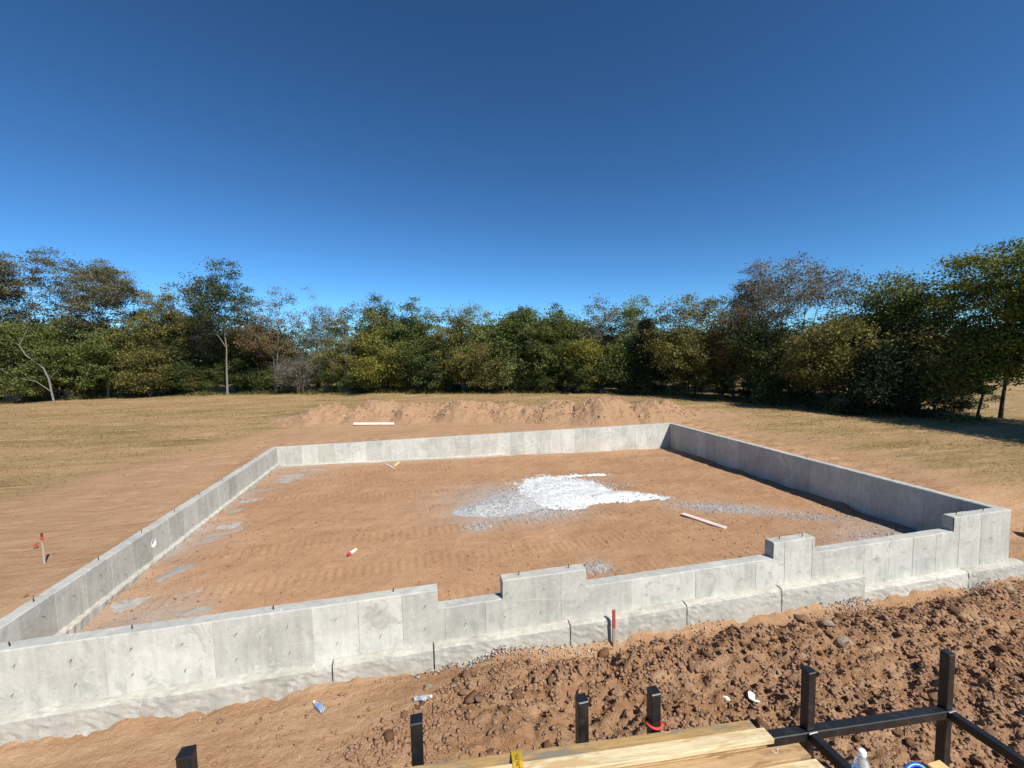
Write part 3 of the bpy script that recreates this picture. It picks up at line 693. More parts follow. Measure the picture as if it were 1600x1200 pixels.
# ------------------------------------------------------------------ spilled concrete scabs along the left wall
def splat(x, y, rx, ry, ang, seed, lb):
    n = 26; gg = random.Random(seed); bm = bmesh.new(); top = []; bot = []; ph = [gg.uniform(0, 6.28) for _ in range(4)]
    z0 = padz(x, y)
    for i in range(n):
        t = 2*math.pi*i/n; r = 1+.22*math.sin(2*t+ph[0])+.18*math.sin(3*t+ph[1])+.12*math.sin(5*t+ph[2])+gg.uniform(-.08, .08)
        u = rx*r*math.cos(t); v = ry*r*math.sin(t); a = u*math.cos(ang)-v*math.sin(ang); b = u*math.sin(ang)+v*math.cos(ang)
        zz = padz(x+a, y+b)-z0
        top.append(bm.verts.new((a*.93, b*.93, zz+.022+gg.uniform(-.004, .006)))); bot.append(bm.verts.new((a, b, zz-.03)))
    ctr = bm.verts.new((0, 0, .034))
    for i in range(n):
        j = (i+1) % n; bm.faces.new((top[i], top[j], ctr)); bm.faces.new((bot[i], bot[j], top[j], top[i]))
    o = link('concrete_scab', bm_mesh('concrete_scab', bm, MAT['splat']), None, (x, y, z0)); tag(o, lb, 'concrete spill', 'concrete scabs along the left wall')
same = 'thin grey scab of spilled concrete on the fill along the left wall'
for k, (x, y, rx, ry, a) in enumerate([(-16.6, 5.35, .30, .13, .3), (-16.45, 4.95, .30, .10, .5), (-16.75, 4.6, .20, .10, .2), (-16.72, 3.1, .30, .16, .9), (-16.45, 9.75, .38, .10, 0), (-16.4, 10.1, .42, .09, .05), (-16.5, 9.4, .36, .10, .1),
                                       (-16.85, 8.4, .30, .13, .2), (-16.8, 7.3, .26, .11, .4), (-16.9, 6.5, .24, .12, .8), (-16.95, 2.1, .26, .16, .9), (-15.75, 1.62, .24, .10, .3), (-15.9, 10.8, .4, .08, 0)]):
    splat(x, y, rx, ry, a, k, same)

# ------------------------------------------------------------------ boards, sticks, stakes, litter
WOODW = m_wood('weathered_pale_board', (.30, .24, .20), (.55, .46, .41), (.70, .62, .57))
WOODL = m_wood('fresh_pine_lumber', (.40, .265, .12), (.64, .47, .245), (.78, .64, .40))
WOODG = m_wood('grey_weathered_stick', (.20, .15, .11), (.36, .28, .20), (.5, .41, .31), 'z')
def board(name, A, B, w, th, z, mat, lb, cat, tilt=0, roll=0):
    A = Vector((A[0], A[1], 0)); B = Vector((B[0], B[1], 0)); d = B-A; c = (A+B)/2
    bm = bmesh.new(); bm_box(bm, (-d.length/2, -w/2, -th/2), (d.length/2, w/2, th/2), .003)
    o = link(name, bm_mesh(name, bm, mat), None, (c.x, c.y, z), (roll, tilt, math.atan2(d.y, d.x))); tag(o, lb, cat); return o
board('board', (-4.88, 3.72), (-4.38, 2.66), .16, .036, padz(-4.6, 3.2)+.035, WOODW, 'pale pinkish weathered board lying on the fill beside the gravel trail', 'board', .03)
board('board', (-15.72, 20.75), (-13.3, 19.95), .14, .04, gz(-14.4, 20.3)+.10, m_wood('sun_bleached_board', (.5, .44, .35), (.72, .66, .56), (.85, .80, .71)), 'long sun-bleached board propped at the foot of the dirt heaps', 'board', 0, 1.15)
board('stick', (-13.2, 11.2), (-12.85, 10.35), .06, .04, padz(-13, 10.8)+.02, WOODW, 'long brown stick lying on the fill near the far wall', 'stick')
board('stick', (-12.86, 10.75), (-12.72, 11.35), .08, .04, padz(-12.8, 11.05)+.02, WOODL, 'short yellow offcut lying next to the long brown stick', 'offcut')
board('board_scrap', (-16.25, 2.1), (-15.92, 2.42), .17, .02, padz(-16.1, 2.25)+.02, m_wood('dirty_board', (.2, .13, .09), (.36, .26, .18), (.5, .39, .29)), 'dirty rectangular board scrap on the fill by the left wall', 'board', .05)

MAT['red'] = m_plain('faded_red_paint', (.38, .065, .05), .7, .2, 0, .3, 40); MAT['ribbon'] = m_plain('fluorescent_red_ribbon', (.62, .11, .08), .6, .3)
def stake(x, y, z, h, w, lb, paint=.25, ribbon=False):
    e = empty('survey_stake', (x, y, z)); tag(e, lb, 'stake')
    bm = bmesh.new(); bm_box(bm, (-w/2, -w*.3, -.15), (w/2, w*.3, h*(1-paint)), .003); link('shaft', bm_mesh('shaft', bm, WOODG), e)
    bm = bmesh.new(); bm_box(bm, (-w/2-.001, -w*.3-.001, h*(1-paint)), (w/2+.001, w*.3+.001, h), .003); link('painted_top', bm_mesh('painted_top', bm, MAT['red'] if not ribbon else m_plain('dark_red_paint', (.16, .035, .03), .8, .2)), e)
    if ribbon:
        V, F_ = [], []; tube(V, F_, [(w*.7*math.cos(a), w*.6*math.sin(a), h*.86+.006*math.sin(3*a)) for a in np.linspace(0, 6.283, 13)], [.007]*13, 5)
        tube(V, F_, [(w*.6, -.02, h*.86), (w*.9, -.035, h*.80), (w*.7, -.03, h*.73)], [.008, .007, .004], 5)
        link('ribbon', mesh_np('ribbon', V, F_, MAT['ribbon'], True), e)
    return e
stake(-19.62, 4.19, gz(-19.62, 4.19), .66, .034, 'weathered survey stake with red ribbon standing outside the left wall', .24, True)
zf = float(gfull(np.array([-8.99]), np.array([-.42]))[0])
stake(-8.99, -.42, zf, .60, .045, 'stake with red-painted top standing beside the footing', .5)
def flag(x, y):
    z = gz(x, y)+.03; bm = bmesh.new(); n = 7; gg = random.Random(4); g0 = [[bm.verts.new(((i/6-.5)*.09, (j/4-.5)*.06, .035*math.sin(i*1.1+j)+.01*gg.random())) for j in range(5)] for i in range(n)]
    for i in range(n-1):
        for j in range(4): bm.faces.new((g0[i][j], g0[i+1][j], g0[i+1][j+1], g0[i][j+1]))
    bmesh.ops.solidify(bm, geom=bm.faces[:], thickness=.002)
    o = link('ribbon_scrap', bm_mesh('ribbon_scrap', bm, MAT['ribbon'], True), None, (x, y, z+.04), (.7, 0, .4)); tag(o, 'crumpled scrap of bright red ribbon on the dirt beside the survey stake', 'ribbon')
flag(-20.45, 5.15)
# marking-paint can
e = empty('paint_can', (-13.40, 3.13, padz(-13.4, 3.13)+.033)); tag(e, 'white marking paint can with red cap lying on the fill', 'spray can')
e.rotation_euler = (0, math.pi/2, math.atan2(.31, .19))
link('can_body', lathe('can_body', [(.031, -.06), (.033, -.056), (.033, .125), (.031, .13)], m_plain('white_can', (.82, .82, .81), .35, .5), 18), e)
link('cap', lathe('cap', [(.0325, -.115), (.0325, -.062), (.030, -.0605)], m_plain('red_cap', (.62, .02, .06), .4, .5), 18), e)
link('nozzle', lathe('nozzle', [(.014, -.150), (.016, -.148), (.018, -.1155)], m_plain('red_nozzle', (.5, .02, .05), .4, .5), 12), e)
# drink bottles
t_ = NT('thin_clear_plastic', .12, .5); t_.b.inputs['Transmission Weight'].default_value = .75; t_.col((.86, .9, .93)); t_.b.inputs['IOR'].default_value = 1.2; t_.bump(t_.noise(30, 3), .5, .01); MAT['pet'] = t_.m
def bottle(loc, rot, lb, label_col, sc=1.0, cap=True, crush=0):
    e = empty('water_bottle', loc); e.rotation_euler = rot; tag(e, lb, 'bottle')
    prof = [(.020, 0), (.030, .004), (.032, .02), (.030, .03), (.032, .04), (.030, .05), (.032, .06), (.032, .12), (.031, .135), (.024, .160), (.014, .180), (.0125, .186), (.0125, .198)]
    b = lathe('bottle_body', [(r*sc, z*sc) for r, z in prof], MAT['pet'], 18)
    if crush:
        for v in b.vertices: v.co.x *= 1-.28*crush*math.exp(-((v.co.z-.09)/.05)**2); v.co.y += .012*crush*math.sin(v.co.z*40)
    link('bottle_body', b, e)
    lb_ = lathe('label', [(r*sc, z*sc) for r, z in [(.0322, .066), (.0330, .067), (.0330, .112), (.0322, .113)]], m_plain('bottle_label', label_col, .45, .4, 0, .35, 60), 18)
    if crush:
        for v in lb_.vertices: v.co.x *= 1-.28*crush*math.exp(-((v.co.z-.09)/.05)**2); v.co.y += .012*crush*math.sin(v.co.z*40)
    link('label', lb_, e)
    if cap: link('cap', lathe('cap', [(.0145*sc, .190*sc), (.015*sc, .192*sc), (.015*sc, .208*sc), (.013*sc, .211*sc)], m_plain('white_cap', (.85, .85, .85), .4, .4), 14), e)
    return e
zb = lambda x, y: float(gfull(np.array([x]), np.array([y]))[0])
bottle((-13.22, -.80, zb(-13.3, -.7)+.035), (math.pi/2, 0, math.atan2(.19, -.16)-math.pi/2+math.pi), 'clear bottle with blue band lying on smooth dirt by itself', (.10, .25, .55), 1.15)
bottle((-12.09, -.95, zb(-12, -.95)+.035), (0, math.pi/2, 0), 'crushed clear bottle lying beside tan stones near the steel rack', (.25, .32, .45), 1.12, True, 1)

# rubble at the wood edge
gg = np.random.default_rng(77)
for k, (x, y, s, lb) in enumerate([(7.2, 34.3, .30, 'white boulder in the sun at the edge of the wood'), (7.75, 34.6, .22, 'small white boulder touching a bigger one at the wood edge'), (6.9, 34.7, .24, 'pale flat boulder at the sunny end of the rubble at the wood edge'),
                                   (9.0, 34.0, .42, 'grey boulder in shade under the trees behind the largest heap'), (9.9, 33.6, .46, 'pale grey boulder lying beside the shaded grey one'), (10.9, 33.0, .36, 'dark grey boulder at the shaded end of the rubble')]):
    o = link('boulder', mesh_np('boulder', *rock_shape(gg), m_plain('pale_rubble', (.62, .62, .62) if k < 3 else (.42, .44, .47), .9, .2, 0, .25, 4)), None, (x, y, -.62+s*.35), (.2*k, .1, k*1.3), (s*1.5, s*1.1, s*.8)); tag(o, lb, 'boulder')
board('white_block', (2.98, .90), (3.38, .70), .22, .20, gz(3.18, .8)+.14, m_plain('white_block', (.8, .8, .8), .6, .3), 'white block standing on the dirt beyond the open pit', 'block')

# ------------------------------------------------------------------ steel rack with lumber
rack = empty('steel_rack', (-10.3, -4.3, -1.3)); tag(rack, 'black square-tube steel rack with upright posts carrying lumber', 'rack')
def rk(name, a, b, bevel=.004, mtx=None):
    bm = bmesh.new(); bm_box(bm, a, b, bevel, mtx)
    bmesh.ops.translate(bm, vec=-rack.location, verts=bm.verts[:])
    return link(name, bm_mesh(name, bm, MAT['steel']), rack)
w3 = .076
posts = [(-13.34, 1.175), (-12.03, 1.09), (-10.878, .992), (-10.305, .932), (-8.89, .824), (-7.352, .692)]
for x, zt in posts:
    p = rk('post', (x, -3.7, -1.6), (x+w3, -3.7+w3, zt), .005)
    bm = bmesh.new(); bm_box(bm, (x-.002, -3.702, zt+.0005), (x+w3+.002, -3.7+w3+.002, zt+.006), .002); bmesh.ops.translate(bm, vec=-rack.location, verts=bm.verts[:]); link('post_cap', bm_mesh('post_cap', bm, MAT['steel']), p)
TILT = math.atan(.098)
def rail_z(x): return .168 + (-7.307-x)*.098
ang = Matrix.Rotation(TILT, 4, 'Y')
for (x0, x1) in [(-13.34, -7.276)]:
    ln = (x1-x0)/math.cos(TILT)
    rk('rail', (-ln, -.003, -w3), (0, w3+.003, 0), .006, Matrix.Translation((x1-.003, -3.706, rail_z(x1-.003))) @ ang)
    rk('rail', (-ln, -.003, -w3), (0, w3+.003, 0), .006, Matrix.Translation((x1-.003, -5.306, rail_z(x1-.003))) @ ang)
for x, zt in posts:
    zr = rail_z(x+w3/2)+.004
    rk('cross_tube', (x+.004, -5.2, zr-w3), (x+w3-.004, -3.712, zr), .005)
    rk('leg', (x, -5.3, -1.6), (x+w3, -5.3+w3, zr-w3-.02), .005)
    g_ = rk('weld', (x-.004, -3.724, zr-.010), (x+w3+.004, -3.708, zr+.004), .003); g_.data.materials[0] = m_plain('bare_weld', (.30, .30, .31), .45, .5, .6)
# lumber, tilted with the rack
Q = Vector((-9.55, -3.8, .684))
ZB = .684 - (rail_z(-9.55)+.004)
lay = .0385; nlay = int(ZB/lay)
def lumber(y0, w, ztop, xe, ln, lb, mat=None, th=.038):
    bm = bmesh.new(); bm_box(bm, (-ln, -w, -th), (0, 0, 0), .004)
    o = link('lumber_board', bm_mesh('lumber_board', bm, mat or WOODL), None, (Q.x+xe*math.cos(TILT), Q.y+y0, Q.z-xe*math.sin(TILT)+ztop), (0, TILT, 0)); tag(o, lb, 'lumber', 'lumber stacked on the steel rack')
WL1 = m_wood('grey_stained_lumber', (.17, .125, .07), (.38, .24, .095), (.50, .345, .16), stain=(.17, .165, .135)); WL2 = m_wood('cream_lumber', (.40, .31, .16), (.62, .51, .31), (.76, .66, .46), stain=(.46, .31, .15)); WL3 = m_wood('brown_lumber', (.20, .115, .05), (.38, .24, .115), (.52, .365, .20), stain=(.22, .12, .055))
lumber(0, .092, -.016, 0, 3.60, 'grey-stained lumber board on top of the stack along the posts', WL1)
lumber(-.1000, .101, .010, .035, 3.62, 'cream lumber board on top beside the grey-stained board', WL2)
lumber(-.2065, .106, -lay, .235, 3.75, 'brown lumber board one layer down with a pale scribble', WL3)
lumber(-.3180, .108, -lay-.014, .262, 3.70, 'yellow lumber board at the open side of the stack', WL2)
gs = 'rough lumber board buried in the stack on the steel rack'
for k in range(1, nlay):
    for c, (y0, w) in enumerate([(0, .092), (-.0945, .106), (-.2035, .110), (-.3160, .110)]):
        zt = -lay*k - (0 if c < 2 else (lay if c == 2 else lay+.014))
        if -zt + .038 > ZB + .004: continue
        lumber(y0, w, zt, [0.03, .02, .20, .23][c]-R.random()*.06, 3.6, gs, [WOODL, WL2, WL3][R.randrange(3)])
# chalk scribble
V, F_ = [], []
sc = [(-.00, .0), (.012, .010), (.022, .004), (.016, -.006), (.004, -.004), (.010, -.014), (.026, -.012)]
for st in (sc, [(.035, -.018), (.045, .004), (.058, .016), (.070, .018)]):
    tube(V, F_, [(u, v, 0) for u, v in st], [.0022]*len(st), 4)
me = mesh_np('chalk_mark', np.array(V)*np.array([1, 1, .25]), F_, m_plain('chalk', (.75, .72, .66), .9, .1))
b3 = [o for o in bpy.data.objects if o.name.startswith('lumber_board') and 'scribble' in o.get('label', '')][0]
link('chalk_mark', me, b3, (-.26, -.035, .0006))
# yellow strap with black print
strap = empty('ratchet_strap', (-11.36, -3.8, Q.z+.178)); tag(strap, 'yellow strap printed with black lettering laid across the lumber', 'strap')
zt = lambda y: .006
bm = bmesh.new(); pts_ = [(.012, -.30), (.006, -.04), (.003, -.015), (-.004, -.0115), (-.050, .003), (-.098, .0165), (-.202, .0165), (-.212, -.02), (-.214, -.026), (-.43, -.046), (-.44, -.3)]
rows = []
for (yy, zz) in pts_:
    rows.append([bm.verts.new((dx + .12*yy*(1 if yy < 0 else 0), yy, zz - .098*dx)) for dx in (-.034, .034)])
for a, b in zip(rows[:-1], rows[1:]): bm.faces.new((a[0], a[1], b[1], b[0]))
bmesh.ops.solidify(bm, geom=bm.faces[:], thickness=.0025)
link('webbing', bm_mesh('webbing', bm, m_plain('yellow_webbing', (.80, .58, .06), .7, .2, 0, .15, 90)), strap)
tc = bpy.data.curves.new('print', 'FONT'); tc.body = '5 LBS (755'; tc.size = .032; tc.align_x = 'CENTER'; tc.align_y = 'CENTER'
to = bpy.data.objects.new('print', tc); col.objects.link(to); bpy.context.view_layer.update()
tm = bpy.data.meshes.new_from_object(to.evaluated_get(bpy.context.evaluated_depsgraph_get())); bpy.data.objects.remove(to)
tm.materials.append(m_plain('black_print', (.02, .02, .02), .7, .2))
tm.transform(Matrix.Translation((-.012, -.103, .0178)) @ Matrix.Rotation(math.atan(.098), 4, 'Y') @ Matrix.Rotation(math.pi/2+.0, 4, 'Z'))
for v in tm.vertices:
    v.co.x += .12*(v.co.y+.103); v.co.z -= max(0, v.co.y+.098)*.295
link('print', tm, strap)
# red ring of webbing at the foot of one post
V, F_ = [], []; c4 = (-10.267, -3.662)
ringp = [(c4[0]+.058*math.cos(a), c4[1]+.058*math.sin(a), .682-.098*.058*math.cos(a)) for a in np.linspace(0, 6.283, 17)]
tube(V, F_, ringp, [.010]*17, 6); o = link('red_strap_ring', mesh_np('red_strap_ring', np.array(V)-np.array([c4[0], c4[1], .70]), F_, m_plain('red_webbing', (.60, .06, .05), .6, .3), True), None, (c4[0], c4[1], .70)); tag(o, 'red strap looped round a black post behind the lumber', 'strap')

# ------------------------------------------------------------------ timber platform below the viewpoint
plat = empty('timber_platform', (-11, -5.9, -1.3)); tag(plat, 'timber platform with black mat whose corner shows beside the rack', 'platform')
def pf(name, a, b, mat, bevel=.004):
    bm = bmesh.new(); bm_box(bm, a, b, bevel); bmesh.ops.translate(bm, vec=-plat.location, verts=bm.verts[:]); return link(name, bm_mesh(name, bm, mat), plat)
WP = m_wood('orange_plank', (.42, .24, .08), (.66, .42, .16), (.78, .56, .28), 'y')
pf('plank', (-9.700, -6.9, 1.512), (-9.618, -5.0, 1.55), WP)
for k in range(11): pf('plank', (-9.706-(k+1)*.245, -6.9, 1.505), (-9.706-k*.245-.005, -4.998-.004*k, 1.543), WP)
pf('mat', (-9.955, -6.0, 1.5435), (-9.704, -4.990, 1.5475), m_plain('black_rubber', (.012, .012, .014), .8, .2), .001)
for x in (-12.3, -9.78):
    for y in (-6.8, -5.2): pf('leg', (x, y, -1.6), (x+.09, y+.09, 1.504), WP)
# blue glove-like plastic handle and the standing bottle
def handle():
    V, F_ = [], []; tube(V, F_, [(.07*math.cos(a), .04*math.sin(a), .016+.012*math.sin(2*a)) for a in np.linspace(0, 6.283, 22)], [.010]*22, 8)
    return mesh_np('handle', V, F_, m_plain('blue_plastic', (.02, .13, .50), .35, .5), True)
o = link('blue_handle', handle(), None, (-9.825, -5.05, 1.549), (0, 0, .2)); tag(o, 'looped blue plastic handle lying on the black mat', 'handle')
bottle((-10.129, -5.04, 1.5435), (0, 0, .6), 'clear water bottle with blue label standing upright beside the rack', (.03, .30, .62))
o = link('dark_disc', lathe('dark_disc', [(.10, 0), (.17, .01), (.19, .06), (.17, .11), (.10, .12)], m_plain('matte_black', (.015, .015, .017), .8, .2), 26), None, (-4.58, -2.99, gz(-4.58, -2.99)-.02), (.08, .05, 0)); tag(o, 'dark rounded object lying in the dirt right of the rack', 'lid'); o.name = 'dark_round_object'  # low round black disc for a dark shape of unknown kind

# ------------------------------------------------------------------ trees
def lf(name, mid, var=.55, tr=.3):
    lo = tuple(v*(1-var) for v in mid); mid = tuple(v*1.30 for v in mid); hi = (min(1, mid[0]*(1+var*1.5)), min(1, mid[1]*(1+var*1.35)), min(1, mid[2]*(1+var))); return m_leaf(name, lo, mid, hi, tr)
LEAF = {'green': lf('mid_green_leaves', (.098, .118, .034)), 'dark': lf('dark_green_leaves', (.058, .074, .026)), 'olive': lf('olive_leaves', (.135, .124, .038)), 'yellow': lf('yellow_green_leaves', (.165, .155, .032)),
        'light': lf('light_green_leaves', (.150, .170, .058)), 'rust': lf('rusty_leaves', (.140, .104, .048)), 'grey': lf('grey_green_leaves', (.125, .115, .080)), 'bright': lf('bright_green_leaves', (.140, .155, .034)),
        'cedar': lf('blackish_cedar_leaves', (.024, .034, .017), .5, .1), 'haze': lf('dull_locust_leaves', (.108, .104, .054))}
BARK = {'grey': m_bark('grey_bark', (.20, .185, .165)), 'dark': m_bark('dark_bark', (.06, .05, .04)), 'pale': m_bark('pale_bark', (.34, .32, .29))}
# kind: leaf material, bark, leaves per cluster, leaf size, cluster radius, cluster flatness, clusters, crown base (fraction), trunks, twig tubes
KIND = {'airy':      ('haze', 'grey', 96, .165, .66, .48, 210, .34, 2, 1.20),
        'green':     ('green', 'dark', 121, 0.177, 0.64, .60, 149, .04, 1, 1.00),
        'light':     ('light', 'dark', 110, 0.166, 0.60, .65, 126, .06, 1, 1.00),
        'dark':      ('dark', 'dark', 121, 0.177, 0.62, .60, 126, .02, 1, 1.00),
        'olive':     ('olive', 'dark', 114, 0.166, 0.62, .60, 143, .12, 1, 1.00),
        'yellow':    ('yellow', 'dark', 114, 0.166, 0.62, .60, 126, .03, 1, 1.00),
        'rust': ('rust', 'grey', 84, .15, .60, .55, 165, .24, 2, 1.10),
        'rustolive': ('rust', 'dark', 79, 0.156, 0.57, .60, 103, .20, 2, 1.00),
        'brownolive': ('olive', 'grey', 90, 0.156, 0.60, .60, 138, .06, 2, 1.00),
        'greyolive': ('grey', 'grey', 79, 0.156, 0.56, .60, 114, .10, 2, 1.00),
        'bare': ('grey', 'grey', 34, .13, .55, .85, 150, .14, 3, 1.70),
        'grey': ('grey', 'grey', 66, .145, .56, .60, 215, .28, 3, 1.30),
        'darktop': ('dark', 'grey', 96, .19, .62, .65, 120, .46, 1, 1.00),
        'lightairy': ('light', 'grey', 70, .15, .52, .65, 130, .22, 2, 1.10),
        'bright':    ('bright', 'dark', 120, .15, .58, .40, 170, .30, 1, 1.00),
        'cedar':     ('cedar', 'dark', 190, 0.135, 0.47, .75, 149, .02, 1, 0.85)}
def make_tree(x, y, h, rad, kind, seed, label, group=None, z=None):
    lm, bk, nleaf, ls, cr, flat, ncl, cb, ntr, tw = KIND[kind]
    g = np.random.default_rng(seed); rr = random.Random(seed)
    if z is None: z = gz(x, y)-.05
    e = empty('tree', (x, y, z)); tag(e, label, 'tree', group)
    zb = h*cb; zc = (zb+h)/2; rz = (h-zb)/2
    # cluster centres: biased to the outside of an uneven crown, with gaps
    nl = 5 + seed % 4; lob = [(rr.uniform(-.55, .55)*rad, rr.uniform(-.55, .55)*rad, zb+(h-zb)*rr.uniform(.25, .85), rr.uniform(.38, .62)) for _ in range(nl)]
    C = []
    k = 0
    while len(C) < ncl and k < 6000:
        k += 1
        if kind == 'cedar':
            t = rr.random()**.8; r = rad*(1-t)**.75*math.sqrt(rr.uniform(.2, 1)); a = rr.uniform(0, 6.283); p = (r*math.cos(a), r*math.sin(a), zb+(h-zb-.3)*t)
        else:
            u = g.normal(0, 1, 3); u /= np.linalg.norm(u)+1e-9; r = rr.uniform(.30, 1.0)**.55
            if rr.random() < .6:
                lx, ly, lz, lr = rr.choice(lob); p = (lx+u[0]*rad*lr*r, ly+u[1]*rad*lr*r, lz+u[2]*rz*lr*r*.9)
            else: p = (u[0]*rad*r, u[1]*rad*r, zc+u[2]*rz*r)
            if p[2] > h-.15 or p[2] < zb*.9+.15: continue
        C.append(p)
    top = max(C, key=lambda p: p[2]); C.append((top[0]*.3, top[1]*.3, h-.25))
    C = np.array(C)
    # trunks, limbs, twigs
    V, F_ = [], []; r0 = .022*h**.75*.55/ntr**.4 + .03; stems = []
    for t in range(ntr):
        a = rr.uniform(0, 6.28); sp = (rad*.35 if ntr > 1 else rad*.1); tx, ty = math.cos(a)*sp, math.sin(a)*sp; bx, by = (math.cos(a)*.18*(ntr > 1), math.sin(a)*.18*(ntr > 1))
        hh = h*(.86 if kind == 'cedar' else rr.uniform(.70, .84)); pts = [(bx, by, -.15)]; n = 8
        for i in range(1, n+1):
            q = i/n; pts.append((bx+(tx-bx)*q**1.2+rr.uniform(-.05, .05)*rad*.6, by+(ty-by)*q**1.2+rr.uniform(-.05, .05)*rad*.6, hh*q))
        tube(V, F_, pts, [r0*(1.25 if i == 0 else 1)*(1-.86*i/n) for i in range(n+1)], 7); stems.append((pts, r0))
    allp = [(np.array(p), rad_) for pts, rb in stems for p, rad_ in [(pts[i], rb*(1-.86*i/8)) for i in range(1, 9)]]
    AP = np.array([a[0] for a in allp])
    order = sorted(range(len(C)), key=lambda i: np.hypot(C[i][0], C[i][1]))
    for i in order:
        c = C[i]; d = np.linalg.norm((AP-c)*np.array([1, 1, 1.0]), axis=1) + np.where(AP[:, 2] > c[2]-.1*h*.6, 3.0, 0); j = int(np.argmin(d)); s = AP[j]
        if np.linalg.norm(c-s) < .15: continue
        if rr.random() > tw and len(AP) > 20: continue
        m = (s+c)/2 + np.array([rr.uniform(-.12, .12), rr.uniform(-.12, .12), .10])*np.linalg.norm(c-s)
        rb = max(.012, min(allp[j][1]*.6, .05+.01*h*.3)); tube(V, F_, [tuple(s), tuple(m), tuple(c)], [rb, rb*.6, rb*.28], 5)
        for q, r_ in ((m, rb*.6), (c, rb*.3)): allp.append((q, r_)); AP = np.vstack([AP, q])
        if tw >= .9:
            for k in range(3 if tw < 1.5 else 6):
                u = g.normal(0, 1, 3); u[2] = abs(u[2])*.8; u /= np.linalg.norm(u); q = c+u*cr*rr.uniform(.7, 1.5); tube(V, F_, [tuple(c), tuple((c+q)/2+g.normal(0, .05, 3)), tuple(q)], [.014, .010, .005], 3)
    trunk = link('trunk', mesh_np('trunk', V, F_, BARK[bk], True), e)
    # leaves
    n = len(C)*nleaf; ci = np.repeat(np.arange(len(C)), nleaf); csz = g.uniform(.6, 1.25, len(C))[ci][:, None]
    P_ = C[ci] + g.normal(0, 1, (n, 3))*np.array([cr, cr, cr*flat])*csz*.72
    P_[:, 2] = np.maximum(P_[:, 2], .12)
    dist = math.hypot(x+11.9, y+6.4); sz = ls*min(1.0, .55+dist/110)*g.uniform(.55, 1.3, (n, 1))
    a = g.normal(0, 1, (n, 3)); a /= np.linalg.norm(a, axis=1, keepdims=True); nrm = g.normal(0, 1, (n, 3)); nrm[:, 2] += .8; b = np.cross(a, nrm); b /= np.linalg.norm(b, axis=1, keepdims=True)+1e-9; a = np.cross(b, nrm); a /= np.linalg.norm(a, axis=1, keepdims=True)+1e-9
    q = np.stack([P_+a*sz*.62, P_+b*sz*.34, P_-a*sz*.62, P_-b*sz*.34], 1).reshape(-1, 3)
    ct = g.uniform(-.22, .22, len(C))[ci]; tint = np.clip(.5 + ct + g.normal(0, .16, n), 0, 1)
    if kind in ('brownolive', 'airy', 'olive', 'green'):
        pass
    link('crown', mesh_np('crown', q, np.arange(n*4).reshape(-1, 4), LEAF[lm], False, {'tint': np.repeat(tint, 4)}), e)
    return e
